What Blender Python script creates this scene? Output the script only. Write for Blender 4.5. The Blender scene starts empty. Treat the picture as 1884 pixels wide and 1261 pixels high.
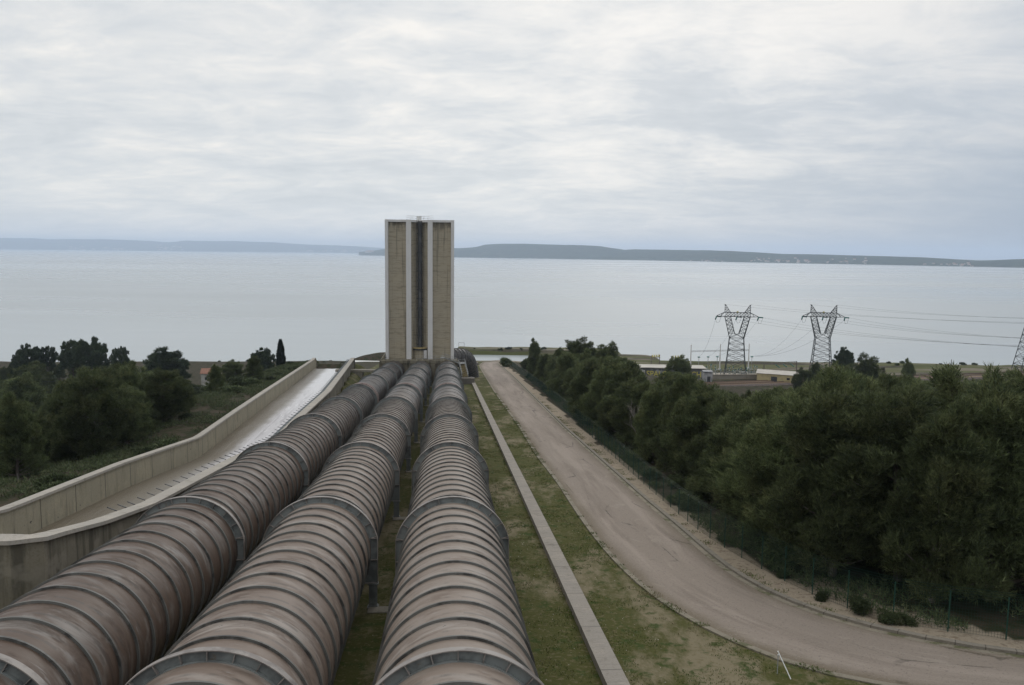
import bpy, math, random
import numpy as np
from mathutils import Vector, Matrix

rnd = random.Random(7)
C = bpy.context.scene.collection
S = bpy.context.scene

# ------------------------------------------------------------------ camera
FPX, PCX, PCY = 1500.0, 942.0, 630.5
CAM = Vector((0, 0, 60))
pitch = math.atan((630.5 - 463.8) / FPX)
roll = math.radians(0.6)
FW = Vector((0, math.cos(pitch), -math.sin(pitch)))
U0 = Vector((0, math.sin(pitch), math.cos(pitch)))
R0 = Vector((1, 0, 0))
UP = U0 * math.cos(roll) - R0 * math.sin(roll)
RT = R0 * math.cos(roll) + U0 * math.sin(roll)
cd = bpy.data.cameras.new('camera')
cd.sensor_width = 36
cd.lens = FPX / 1884 * 36
cd.clip_start = 0.5
cd.clip_end = 60000
cam = bpy.data.objects.new('camera', cd)
C.objects.link(cam)
cam.matrix_world = Matrix(((RT.x, UP.x, -FW.x, 0), (RT.y, UP.y, -FW.y, 0), (RT.z, UP.z, -FW.z, 60), (0, 0, 0, 1)))
S.camera = cam

# ------------------------------------------------------------------ world
SUN_EL, SUN_AZ = math.radians(32), math.radians(14)      # azimuth clockwise from +Y
w = bpy.data.worlds.new("World")
S.world = w
w.use_nodes = True
nt = w.node_tree
nt.nodes.clear()
N = lambda t: nt.nodes.new(t)
def lk(a, b): nt.links.new(a, b)
def wmath(op, a, b=None, c=None, clamp=False):
    n = N('ShaderNodeMath'); n.operation = op; n.use_clamp = clamp
    for i, v in enumerate((a, b, c)):
        if v is None: continue
        if isinstance(v, (int, float)): n.inputs[i].default_value = v
        else: lk(v, n.inputs[i])
    return n.outputs[0]
def wramp(fac, stops):
    n = N('ShaderNodeValToRGB')
    while len(n.color_ramp.elements) < len(stops): n.color_ramp.elements.new(0.5)
    for e, (p, c) in zip(n.color_ramp.elements, stops):
        e.position = p; e.color = (c, c, c, 1) if isinstance(c, (int, float)) else (*c, 1)
    lk(fac, n.inputs[0]); return n.outputs[0]
def wmix(fac, a, b):
    n = N('ShaderNodeMix'); n.data_type = 'RGBA'
    for s, v in ((n.inputs[0], fac), (n.inputs[6], a), (n.inputs[7], b)):
        if isinstance(v, (int, float)): s.default_value = v
        elif isinstance(v, tuple): s.default_value = (*v, 1)
        else: lk(v, s)
    return n.outputs[2]
sky = N('ShaderNodeTexSky'); sky.sky_type = 'NISHITA'; sky.sun_disc = False
sky.sun_elevation = SUN_EL; sky.sun_rotation = SUN_AZ
tc = N('ShaderNodeTexCoord'); sep = N('ShaderNodeSeparateXYZ'); lk(tc.outputs['Generated'], sep.inputs[0])
dx, dy, dz = sep.outputs
zz = wmath('ADD', wmath('MAXIMUM', dz, 0.0), 0.17)
cx = wmath('DIVIDE', dx, zz); cy = wmath('DIVIDE', dy, zz)
comb = N('ShaderNodeCombineXYZ'); lk(cx, comb.inputs[0]); lk(cy, comb.inputs[1])
def wnoise(scale, sx, sy, det, rough, off, dist=0.0):
    m = N('ShaderNodeMapping'); m.inputs['Scale'].default_value = (sx, sy, 1); m.inputs['Location'].default_value = (off, off * .7, 0)
    m.inputs['Rotation'].default_value = (0, 0, 0.25)
    lk(comb.outputs[0], m.inputs['Vector'])
    n = N('ShaderNodeTexNoise'); n.inputs['Scale'].default_value = scale; n.inputs['Detail'].default_value = det
    n.inputs['Roughness'].default_value = rough; n.inputs['Distortion'].default_value = dist
    lk(m.outputs[0], n.inputs['Vector']); return n.outputs[0]
big = wnoise(1.05, 0.8, 1.0, 6, 0.58, 3.1, 0.5)
med = wnoise(2.9, 0.8, 1.0, 8, 0.62, 9.4, 0.6)
fine = wnoise(7.5, 0.8, 1.1, 7, 0.65, 17.0, 0.5)
cl = wmath('ADD', wmath('ADD', wmath('MULTIPLY', big, 0.46), wmath('MULTIPLY', med, 0.38)), wmath('MULTIPLY', fine, 0.16))
grey = wramp(cl, [(0.38, (0.64, 0.67, 0.69)), (0.465, (0.735, 0.755, 0.765)), (0.53, (0.83, 0.83, 0.815)), (0.60, (0.98, 0.945, 0.89))])
# the deck of cloud is thicker and bluer away to the right, thin and bright ahead
az = wmath('ARCTAN2', dx, dy)
rightness = wramp(wmath('ADD', wmath('MULTIPLY', az, 0.85), 0.42), [(0.44, 0.0), (0.95, 1.0)])
low = wramp(dz, [(0.0, 1.0), (0.16, 0.25), (0.3, 0.0)])
dark = wmath('MULTIPLY', rightness, wmath('ADD', wmath('MULTIPLY', low, 0.85), 0.30), clamp=True)
c1 = wmix(dark, grey, (0.31, 0.38, 0.48))
lowleft = wmath('MULTIPLY', wramp(dz, [(0.0, 1.0), (0.11, 0.0)]), 0.5)
c1 = wmix(lowleft, c1, wmix(rightness, (0.76, 0.79, 0.80), (0.34, 0.42, 0.53)))
ga = wmath('MULTIPLY', wmath('SUBTRACT', az, 0.16), 3.4)
ge = wmath('MULTIPLY', wmath('SUBTRACT', dz, 0.20), 6.5)
glow = wmath('EXPONENT', wmath('MULTIPLY', wmath('ADD', wmath('MULTIPLY', ga, ga), wmath('MULTIPLY', ge, ge)), -1.0))
gl = wmath('MULTIPLY', glow, wramp(cl, [(0.46, 0.0), (0.62, 1.0)]))
c2 = wmix(wmath('MULTIPLY', gl, 0.75), c1, (0.97, 0.95, 0.91))
sc10 = N('ShaderNodeMix'); sc10.data_type = 'RGBA'; sc10.blend_type = 'MULTIPLY'; sc10.inputs[0].default_value = 1
lk(c2, sc10.inputs[6]); sc10.inputs[7].default_value = (10, 10, 10, 1)
zen = N('ShaderNodeMapRange'); zen.interpolation_type = 'SMOOTHSTEP'; lk(dz, zen.inputs[0]); zen.inputs[1].default_value = .32; zen.inputs[2].default_value = .85; zen.inputs[3].default_value = 1.0; zen.inputs[4].default_value = 1.55
zc = N('ShaderNodeVectorMath'); zc.operation = 'SCALE'; lk(sc10.outputs[2], zc.inputs[0]); lk(zen.outputs[0], zc.inputs[3])
full = wmix(0.95, sky.outputs[0], zc.outputs[0])
bg = N('ShaderNodeBackground'); bg.inputs[1].default_value = 0.1
lk(full, bg.inputs[0])
wo = N('ShaderNodeOutputWorld'); lk(bg.outputs[0], wo.inputs[0])

sl = bpy.data.lights.new('sun', 'SUN'); sl.energy = 0.5; sl.angle = math.radians(20); sl.color = (1, 0.95, 0.88)
so = bpy.data.objects.new('sun', sl); C.objects.link(so)
sd = Vector((math.sin(SUN_AZ) * math.cos(SUN_EL), math.cos(SUN_AZ) * math.cos(SUN_EL), math.sin(SUN_EL)))
so.rotation_euler = sd.to_track_quat('Z', 'Y').to_euler(); so.location = (0, 0, 200)
S.view_settings.view_transform = 'Standard'; S.view_settings.look = 'None'
S.view_settings.exposure = 0.0; S.view_settings.gamma = 1
S.render.engine = 'CYCLES'
S.cycles.volume_bounces = 2

# ------------------------------------------------------------------ frames of reference
def ray(px, py): return FW + RT * ((px - PCX) / FPX) + UP * ((PCY - py) / FPX)
V = ray(821, 600)                                    # direction the penstocks run in
def P(X, D, z): return CAM + V * z + RT * X - UP * D
def at_elev(px, py, h):
    d = ray(px, py); return CAM + d * ((h - 60) / d.z)
def at_z(px, py, z): return CAM + ray(px, py) * z
AX = V.normalized()
AH = Vector((AX.x, AX.y, 0)).normalized()
LH = Vector((AH.y, -AH.x, 0))
NR = LH.cross(AX).normalized()
TANS = -AX.z / math.hypot(AX.x, AX.y)
DG = 15.1
Z0 = 60 - DG / math.cos(math.atan(TANS))
def plane_z(t): return Z0 - TANS * t
def at_ground(px, py):
    d = ray(px, py); k = DG / -(d.dot(NR)); return CAM + d * k
def xt(p): return p.x * LH.x + p.y * LH.y, p.x * AH.x + p.y * AH.y
def project(p):
    q = Vector(p) - CAM; z = q.dot(FW)
    return PCX + FPX * q.dot(RT) / z, PCY - FPX * q.dot(UP) / z, z

# chute polyline (z, X, D of wall top)
CH = [(14, -19, 6.6), (24, -19, 7.7), (37.3, -19, 9.7), (52.8, -19.4, 11.5), (73, -19, 11.85), (92, -19, 12.6), (105, -19, 11.7), (130, -18.9, 10.3), (208, -24, 8.46)]
CHO = [(14, -29, 8.4), (30, -29, 10.0), (53.5, -29, 11.95), (72.5, -29, 12.15), (95, -29, 12.9), (112, -29, 11.6), (130, -28.9, 10.3), (208, -33.9, 8.46)]
inner_top = [P(X, D, z) for z, X, D in CH]
outer_top = [P(X, D, z) for z, X, D in CHO]
_it = np.array([xt(p) + (p.z,) for p in inner_top]); _ot = np.array([xt(p) + (p.z,) for p in outer_top])

RA = np.array((-148., 246., 12.)); RB = np.array((95., 328., 8.))
rd = (RB - RA)[:2]; RL = np.hypot(*rd); rd = rd / RL; rn = np.array((-rd[1], rd[0]))
def sstep(a): a = np.clip(a, 0, 1); return a * a * (3 - 2 * a)
def vnoise(x, y, s, seed=0):
    x = x / s + seed * 17.3; y = y / s + seed * 9.1
    xi = np.floor(x); yi = np.floor(y); fx = x - xi; fy = y - yi
    h = lambda a, b: np.modf(np.abs(np.sin(a * 127.1 + b * 311.7 + seed) * 43758.5453))[0]
    fx = fx * fx * (3 - 2 * fx); fy = fy * fy * (3 - 2 * fy)
    return (h(xi, yi) * (1 - fx) + h(xi + 1, yi) * fx) * (1 - fy) + (h(xi, yi + 1) * (1 - fx) + h(xi + 1, yi + 1) * fx) * fy - .5
def elev(x, y):
    x = np.asarray(x, float); y = np.asarray(y, float)
    lx = x * LH.x + y * LH.y; t = x * AH.x + y * AH.y
    q = (x - RA[0]) * rn[0] + (y - RA[1]) * rn[1]
    al = (x - RA[0]) * rd[0] + (y - RA[1]) * rd[1]
    railz = np.clip(12 - 4 * al / RL, 4, 16) - 0.5
    rough = vnoise(x, y, 23, 1) * 2.2 + vnoise(x, y, 9, 2) * .8
    val = np.where(q < 0, railz + np.clip(-q - 8, 0, 400) * 0.035, railz + (3 - railz) * sstep((q - 8) / 55)) + rough * sstep((np.abs(q) - 7) / 20) * np.where(q > 60, .25, 1)
    # shore
    shore = np.interp(x, [-900, -260, -110, -45, -40, 28, 40, 60, 300, 900], [400, 417, 432, 440, 440, 440, 448, 451, 447, 430])
    land = sstep((shore - y) / 16)
    val = -2 + (val + 2) * land
    spit = sstep((y - 471) / 4) * sstep((500 - y) / 5) * sstep((x + 36) / 4) * sstep((75 - x) / 20)
    spit2 = sstep((y - 426) / 5) * sstep((441 - y) / 4) * sstep((x + 100) / 30) * sstep((-38 - x) / 15)
    val = np.maximum(val, -2 + 4.2 * spit + vnoise(x, y, 6, 5) * .5 * spit)
    val = np.maximum(val, -2 + 7.6 * spit2 + vnoise(x, y, 6, 5) * 1.2 * spit2)
    join = sstep((x - 22) / 25) * sstep((95 - x) / 20) * sstep((480 - y) / 8) * sstep((y - 430) / 8)
    val = np.maximum(val, -2 + 3.4 * join)
    pz = plane_z(t)
    pz = np.where(t > 338, -6 + (plane_z(338) + 6) * (1 - sstep((t - 338) / 60)), pz)
    wl = 1 - sstep((-lx - 33) / 62)
    wr = 1 - sstep((lx - 25) / 95)
    # land steps up towards the spillway
    ix = np.interp(t, _it[:, 1], _it[:, 0]); iz = np.interp(t, _it[:, 1], _it[:, 2])
    ox = np.interp(t, _ot[:, 1], _ot[:, 0]); oz = np.interp(t, _ot[:, 1], _ot[:, 2])
    fade = 1 - sstep((t - 214) / 26)
    bank = pz + (np.maximum(iz - 2.2, pz) - pz) * sstep((-16.6 - lx) / (np.abs(-16.6 - ix) + .01) * 1.0) * fade
    inside = (lx < ix + .35) & (lx > ox - .5)
    outside = lx <= ox - .5
    ou = pz + (oz - 1.5 - pz) * fade
    c = np.where(lx < -16.6, bank, pz)
    c = np.where(inside & (t < 216), np.minimum(iz, oz) - 4.0, c)
    c = np.where(outside, ou, c)
    c = c + (vnoise(x, y, 5, 3) * .12) * ((lx > 24) | (lx < -36))
    wgt = np.where(lx < 0, wl, wr)
    top = np.maximum(c, val)
    return val + (np.where(inside & (t < 216), c, top) - val) * wgt
def gz(x, y): return float(elev(x, y))

# ------------------------------------------------------------------ mesh helpers
def set_props(o, label=None, cat=None, group=None, kind=None):
    if label: o['label'] = label
    if cat: o['category'] = cat
    if group: o['group'] = group
    if kind: o['kind'] = kind
    return o
def thing(name, label, cat, loc=(0, 0, 0), rz=0, group=None, mw=None):
    o = bpy.data.objects.new(name, None); C.objects.link(o); o.empty_display_size = .3
    if mw is not None: o.matrix_world = mw
    else: o.location = loc; o.rotation_euler = (0, 0, rz)
    return set_props(o, label, cat, group)
class MB:
    def __init__(s): s.v = []; s.f = []; s.uv = {}; s.mi = []; s.cur = 0
    def add(s, vs, fs):
        b = len(s.v); s.v.extend([tuple(p) for p in vs])
        for f in fs: s.f.append(tuple(b + i for i in f)); s.mi.append(s.cur)
        return b
    def box(s, c, d, rot=None, taper=1.0):
        cx, cy, cz = c; x, y, z = d[0] / 2, d[1] / 2, d[2] / 2
        vs = [Vector((sx * x * (taper if sz > 0 else 1), sy * y * (taper if sz > 0 else 1), sz * z)) for sz in (-1, 1) for sy in (-1, 1) for sx in (-1, 1)]
        if rot is not None: vs = [rot @ p for p in vs]
        vs = [p + Vector(c) for p in vs]
        s.add(vs, [(0, 2, 3, 1), (4, 5, 7, 6), (0, 1, 5, 4), (2, 6, 7, 3), (0, 4, 6, 2), (1, 3, 7, 5)]); return s
    def bar(s, a, b, w=.1, h=None, up=Vector((0, 0, 1))):
        a = Vector(a); b = Vector(b); d = b - a; L = d.length
        if L < 1e-6: return s
        d.normalize()
        if abs(d.dot(up)) > .98: up = Vector((0, 1, 0))
        sd = d.cross(up).normalized(); uu = sd.cross(d)
        h = h or w
        vs = [p + sd * (i * w / 2) + uu * (j * h / 2) for p in (a, b) for i, j in ((-1, -1), (1, -1), (1, 1), (-1, 1))]
        s.add(vs, [(0, 1, 2, 3), (7, 6, 5, 4), (0, 4, 5, 1), (1, 5, 6, 2), (2, 6, 7, 3), (3, 7, 4, 0)]); return s
    def tube(s, pts, rad, n=8, cap=True):
        pts = [Vector(p) for p in pts]
        rad = [rad] * len(pts) if isinstance(rad, (int, float)) else rad
        rings = []; prev = None
        for i, p in enumerate(pts):
            d = (pts[min(i + 1, len(pts) - 1)] - pts[max(i - 1, 0)]).normalized()
            ref = prev if prev is not None else (Vector((0, 0, 1)) if abs(d.z) < .9 else Vector((1, 0, 0)))
            a = (ref - d * ref.dot(d)).normalized(); prev = a; b = d.cross(a)
            rings.append([p + a * (math.cos(2 * math.pi * k / n) * rad[i]) + b * (math.sin(2 * math.pi * k / n) * rad[i]) for k in range(n)])
        vs = [p for r in rings for p in r]; fs = []
        for i in range(len(pts) - 1):
            for k in range(n):
                k2 = (k + 1) % n; fs.append((i * n + k, i * n + k2, (i + 1) * n + k2, (i + 1) * n + k))
        if cap: fs.append(tuple(range(n - 1, -1, -1))); fs.append(tuple((len(pts) - 1) * n + k for k in range(n)))
        s.add(vs, fs); return s
    def prism(s, outline, z0, z1):
        n = len(outline); vs = [(x, y, z0) for x, y in outline] + [(x, y, z1) for x, y in outline]
        s.add(vs, [(i, (i + 1) % n, n + (i + 1) % n, n + i) for i in range(n)] + [tuple(range(n - 1, -1, -1)), tuple(range(n, 2 * n))]); return s
    def sweep(s, rows, close=True, caps=True):
        """rows: list of cross-sections (lists of points); uv = (metres along, metres across)"""
        n = len(rows[0]); b = len(s.v); s.v.extend([tuple(p) for r in rows for p in r])
        al = [0.0]
        for i in range(1, len(rows)):
            al.append(al[-1] + (Vector(rows[i][0]) - Vector(rows[i - 1][0])).length)
        ac = [0.0]
        for k in range(1, n + 1): ac.append(ac[-1] + (Vector(rows[0][k % n]) - Vector(rows[0][k - 1])).length)
        for i in range(len(rows) - 1):
            for k in range(n if close else n - 1):
                k2 = (k + 1) % n
                s.uv[len(s.f)] = [(al[i], ac[k]), (al[i], ac[k + 1]), (al[i + 1], ac[k + 1]), (al[i + 1], ac[k])]
                s.f.append((b + i * n + k, b + i * n + k2, b + (i + 1) * n + k2, b + (i + 1) * n + k)); s.mi.append(s.cur)
        if caps and close:
            s.f.append(tuple(b + k for k in range(n - 1, -1, -1))); s.mi.append(s.cur)
            s.f.append(tuple(b + (len(rows) - 1) * n + k for k in range(n))); s.mi.append(s.cur)
        return s
    def mesh(s, name, mats, smooth=None):
        me = bpy.data.meshes.new(name); me.from_pydata(s.v, [], s.f)
        for m in (mats if isinstance(mats, (list, tuple)) else [mats]): me.materials.append(m)
        if s.uv:
            ul = me.uv_layers.new(name='UVMap')
            for fi, uvs in s.uv.items():
                st = me.polygons[fi].loop_start
                for j, q in enumerate(uvs): ul.data[st + j].uv = q
        if any(s.mi): me.polygons.foreach_set('material_index', s.mi)
        if smooth is not None:
            me.shade_smooth(); me.set_sharp_from_angle(angle=math.radians(smooth))
        me.update(); return me
    def build(s, name, mats, parent=None, smooth=None):
        return link(name, s.mesh(name, mats, smooth), parent)
def link(name, me, parent=None, loc=None):
    o = bpy.data.objects.new(name, me); C.objects.link(o)
    if parent: o.parent = parent
    if loc: o.location = loc
    return o
def copy_tree(o, parent=None):
    c = o.copy(); C.objects.link(c); c.parent = parent
    for ch in [k for k in C.objects if k.parent == o]: copy_tree(ch, c)
    return c
def center(mb, o=None):
    pass

# ------------------------------------------------------------------ materials
def mat(name, base, layers=(), rough=.8, bump=(), coord='Object', metal=0, spec=.3, rlayers=(), isl=None, objrand=None, transl=0):
    m = bpy.data.materials.new(name); m.use_nodes = True; t = m.node_tree
    bs = t.nodes['Principled BSDF']; L = t.links.new
    bs.inputs['Roughness'].default_value = rough; bs.inputs['Metallic'].default_value = metal
    bs.inputs['Specular IOR Level'].default_value = spec
    tcn = t.nodes.new('ShaderNodeTexCoord')
    def src(c):
        if c == 'World':
            g = t.nodes.new('ShaderNodeNewGeometry'); return g.outputs['Position']
        return tcn.outputs[c]
    def mask(spec_):
        kind = spec_.get('kind', 'noise'); sc = spec_.get('scale', 1)
        mp = t.nodes.new('ShaderNodeMapping'); mp.inputs['Scale'].default_value = sc if isinstance(sc, tuple) else (sc, sc, sc)
        mp.inputs['Location'].default_value = (spec_.get('off', 0),) * 3
        L(src(spec_.get('coord', coord)), mp.inputs['Vector'])
        if kind == 'noise':
            n = t.nodes.new('ShaderNodeTexNoise'); n.inputs['Scale'].default_value = 1
            n.inputs['Detail'].default_value = spec_.get('detail', 5); n.inputs['Roughness'].default_value = spec_.get('nr', .6)
            n.inputs['Distortion'].default_value = spec_.get('dist', 0)
            L(mp.outputs[0], n.inputs['Vector']); out = n.outputs[0]
        elif kind == 'voronoi':
            n = t.nodes.new('ShaderNodeTexVoronoi'); n.feature = spec_.get('feature', 'F1'); n.inputs['Scale'].default_value = 1
            L(mp.outputs[0], n.inputs['Vector']); out = n.outputs['Distance']
        elif kind == 'saw':       # repeating line across one axis: value = distance to the nearest line, 0..0.5
            sp = t.nodes.new('ShaderNodeSeparateXYZ'); L(mp.outputs[0], sp.inputs[0])
            fr = t.nodes.new('ShaderNodeMath'); fr.operation = 'PINGPONG'; fr.inputs[1].default_value = .5
            L(sp.outputs[spec_['axis']], fr.inputs[0]); out = fr.outputs[0]
        elif kind == 'axis':
            sp = t.nodes.new('ShaderNodeSeparateXYZ'); L(mp.outputs[0], sp.inputs[0]); out = sp.outputs[spec_['axis']]
        elif kind == 'attr':
            a = t.nodes.new('ShaderNodeAttribute'); a.attribute_name = spec_['attr']
            sp = t.nodes.new('ShaderNodeSeparateColor'); L(a.outputs['Color'], sp.inputs[0]); out = sp.outputs[spec_['axis']]
        if 'warp' in spec_:
            n = t.nodes.new('ShaderNodeTexNoise'); n.inputs['Scale'].default_value = spec_.get('wscale', 1.0); n.inputs['Detail'].default_value = 4
            L(src(spec_.get('coord', coord)), n.inputs['Vector'])
            a = t.nodes.new('ShaderNodeMath'); a.operation = 'MULTIPLY_ADD'; L(n.outputs[0], a.inputs[0]); a.inputs[1].default_value = spec_['warp']; a.inputs[2].default_value = -spec_['warp'] / 2
            b = t.nodes.new('ShaderNodeMath'); b.operation = 'ADD'; L(out, b.inputs[0]); L(a.outputs[0], b.inputs[1]); out = b.outputs[0]
        mr = t.nodes.new('ShaderNodeMapRange'); mr.interpolation_type = 'SMOOTHSTEP'
        lo, hi = spec_.get('range', (.45, .6)); amt = spec_.get('amt', 1)
        mr.inputs['From Min'].default_value = lo; mr.inputs['From Max'].default_value = hi
        if lo > hi:
            mr.inputs['From Min'].default_value = hi; mr.inputs['From Max'].default_value = lo
            mr.inputs['To Min'].default_value = amt; mr.inputs['To Max'].default_value = 0
        else: mr.inputs['To Max'].default_value = amt
        L(out, mr.inputs['Value']); r = mr.outputs[0]
        if 'mul' in spec_:
            r2 = mask(spec_['mul']); mm = t.nodes.new('ShaderNodeMath'); mm.operation = 'MULTIPLY'; L(r, mm.inputs[0]); L(r2, mm.inputs[1]); r = mm.outputs[0]
        return r
    def rgb(c): return (*c, 1)
    prev = t.nodes.new('ShaderNodeRGB'); prev.outputs[0].default_value = rgb(base); prev = prev.outputs[0]
    for col, sp in layers:
        mx = t.nodes.new('ShaderNodeMix'); mx.data_type = 'RGBA'
        L(mask(sp), mx.inputs[0]); L(prev, mx.inputs[6]); mx.inputs[7].default_value = rgb(col); prev = mx.outputs[2]
    def vary(sock, lo, hi, prev):
        mr = t.nodes.new('ShaderNodeMapRange'); L(sock, mr.inputs[0]); mr.inputs[3].default_value = lo; mr.inputs[4].default_value = hi
        hs = t.nodes.new('ShaderNodeHueSaturation'); L(mr.outputs[0], hs.inputs['Value']); L(prev, hs.inputs['Color'])
        return hs.outputs[0]
    if isl:
        g = t.nodes.new('ShaderNodeNewGeometry'); prev = vary(g.outputs['Random Per Island'], isl[0], isl[1], prev)
    if objrand:
        g = t.nodes.new('ShaderNodeObjectInfo'); prev = vary(g.outputs['Random'], objrand[0], objrand[1], prev)
    L(prev, bs.inputs['Base Color'])
    if rlayers:
        r = t.nodes.new('ShaderNodeValue'); r.outputs[0].default_value = rough; r = r.outputs[0]
        for val, sp in rlayers:
            mx = t.nodes.new('ShaderNodeMix'); L(mask(sp), mx.inputs[0]); L(r, mx.inputs[2]); mx.inputs[3].default_value = val; r = mx.outputs[0]
        L(r, bs.inputs['Roughness'])
    nrm = None
    for st, dist, sp in bump:
        b = t.nodes.new('ShaderNodeBump'); b.inputs['Strength'].default_value = st; b.inputs['Distance'].default_value = dist
        L(mask(sp), b.inputs['Height'])
        if nrm: L(nrm, b.inputs['Normal'])
        nrm = b.outputs[0]
    if nrm: L(nrm, bs.inputs['Normal'])
    if transl:
        tb_ = t.nodes.new('ShaderNodeBsdfTranslucent'); L(prev, tb_.inputs[0]); mx = t.nodes.new('ShaderNodeMixShader'); mx.inputs[0].default_value = transl
        L(bs.outputs[0], mx.inputs[1]); L(tb_.outputs[0], mx.inputs[2]); L(mx.outputs[0], t.nodes['Material Output'].inputs[0])
    return m

M = {}
def shell_mat(name, base, light, dark, d2):
    return mat(name, base, [
        (light, dict(scale=(.35, .9, .35), detail=6, range=(.48, .68), amt=.75, dist=.8)),
        (dark, dict(scale=(.5, 1.3, .5), detail=7, off=5, range=(.50, .68), amt=.75, dist=.5)),
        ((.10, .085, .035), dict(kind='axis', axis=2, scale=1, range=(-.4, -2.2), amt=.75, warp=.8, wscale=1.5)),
        (d2, dict(kind='axis', axis=1, scale=1, range=(80, 135), amt=.92, warp=30, wscale=.3)),
        ((.035, .03, .028), dict(scale=(1.1, .25, 1.1), off=11, detail=8, nr=.7, range=(.50, .60), amt=.8, mul=dict(kind='axis', axis=1, range=(70, 150)))),
        ((.05, .045, .04), dict(kind='saw', axis=1, scale=1 / (20.5 * V.length / 13), range=(.07, .02), amt=.45, mul=dict(scale=(1.6, .05, 1.6), off=5, detail=5, range=(.45, .6)))),
        ((.34, .33, .32), dict(scale=(.9, 6, .9), off=8, detail=5, range=(.62, .74), amt=.35)),
        ((.02, .018, .015), dict(scale=(4, 4, 4), off=2, detail=2, range=(.765, .79), amt=.9)),
    ], rough=.46, spec=.34, rlayers=[(.72, dict(scale=(.5, 1.3, .5), detail=7, off=5, range=(.42, .68), dist=.5))],
        bump=[(.25, .02, dict(scale=(.6, 3, .6), detail=4, range=(0, 1))), (.15, .004, dict(scale=30, range=(0, 1)))])
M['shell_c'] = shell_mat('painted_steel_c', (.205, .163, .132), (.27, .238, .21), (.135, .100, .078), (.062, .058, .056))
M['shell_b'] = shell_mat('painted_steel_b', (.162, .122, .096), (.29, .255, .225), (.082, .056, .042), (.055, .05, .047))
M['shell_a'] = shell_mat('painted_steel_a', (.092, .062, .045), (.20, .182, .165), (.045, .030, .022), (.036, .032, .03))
M['bend'] = mat('bend_steel', (.09, .083, .08), [((.04, .037, .035), dict(scale=.8, detail=6, range=(.45, .6)))], rough=.5)
M['ring'] = mat('ring_steel', (.12, .118, .108), [
    ((.03, .028, .026), dict(scale=(.8, 1, .8), detail=6, range=(.5, .62), coord='World', amt=.8)),
    ((.18, .15, .13), dict(scale=2.2, detail=5, off=4, range=(.58, .7), coord='World', amt=.5))], rough=.55, spec=.4,
    bump=[(.2, .01, dict(scale=12, range=(0, 1)))])
M['collar'] = mat('collar_steel', (.185, .198, .192), [
    ((.085, .092, .092), dict(scale=(.9, .9, .9), detail=6, range=(.48, .65), amt=.8, coord='World')),
    ((.21, .2, .19), dict(scale=1.7, off=6, detail=6, range=(.58, .72), amt=.6, coord='World')),
    ((.12, .08, .04), dict(scale=3.1, off=9, detail=6, range=(.62, .72), amt=.5, coord='World'))], rough=.5, spec=.4,
    bump=[(.2, .01, dict(scale=8, range=(0, 1)))])
M['flange'] = mat('flange_steel', (.25, .225, .205), [((.12, .10, .09), dict(scale=1.3, detail=6, range=(.46, .62), coord='World', amt=.8))], rough=.45, spec=.4)
M['joint'] = mat('joint_steel', (.26, .20, .18), [((.11, .08, .07), dict(scale=1.3, detail=6, range=(.5, .65), coord='World', amt=.8))], rough=.5)
def concrete(name, base, lines=None, **k):
    ly = [((base[0] * 1.25, base[1] * 1.22, base[2] * 1.18), dict(scale=.5, detail=7, range=(.48, .66), amt=.6, dist=.5)),
          ((base[0] * .55, base[1] * .55, base[2] * .5), dict(scale=(1.2, 1.2, .35), off=7, detail=7, nr=.7, range=(.52, .7), amt=.7)),
          ((base[0] * .8, base[1] * .78, base[2] * .72), dict(scale=9, off=3, detail=4, range=(.5, .62), amt=.5))] + list(k.get('extra', []))
    return mat(name, base, ly, rough=.88, spec=.2, bump=[(.35, .02, dict(scale=5, detail=8, range=(0, 1))), (.3, .006, dict(scale=45, range=(0, 1)))] + list(k.get('bump', [])), coord=k.get('coord', 'Object'))
M['conc'] = concrete('weathered_concrete', (.235, .215, .18))
M['wallcap'] = concrete('low_wall_concrete', (.27, .245, .215), extra=[((.1, .09, .08), dict(kind='saw', axis=0, coord='UV', scale=.2, range=(.012, .004), amt=.7)),
    ((.2, .18, .16), dict(scale=(6, .7, 1), coord='UV', off=2, detail=5, range=(.5, .64), amt=.45))])
M['chute'] = concrete('chute_concrete', (.30, .272, .205), extra=[
    ((.055, .05, .04), dict(kind='saw', axis=0, coord='UV', scale=.182, range=(.016, .006), amt=.8)),
    ((.11, .10, .08), dict(scale=(1.6, .12, 1), coord='UV', off=2, detail=5, range=(.52, .7), amt=.4)),
    ((.05, .048, .045), dict(scale=(1.3, 2.2, 1), coord='UV', off=6, detail=2, range=(.70, .72), amt=.8))])
M['chutedark'] = concrete('chute_wall_stained', (.20, .18, .14), extra=[
    ((.07, .065, .05), dict(scale=(.9, .10, 1), coord='UV', off=2, detail=6, range=(.44, .6), amt=.75)),
    ((.26, .235, .19), dict(scale=(.35, .35, 1), coord='UV', off=12, detail=4, range=(.55, .62), amt=.6))])
M['ledge'] = concrete('wet_ledge', (.13, .145, .15))
M['chutecap'] = concrete('chute_coping', (.34, .315, .28))
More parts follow.
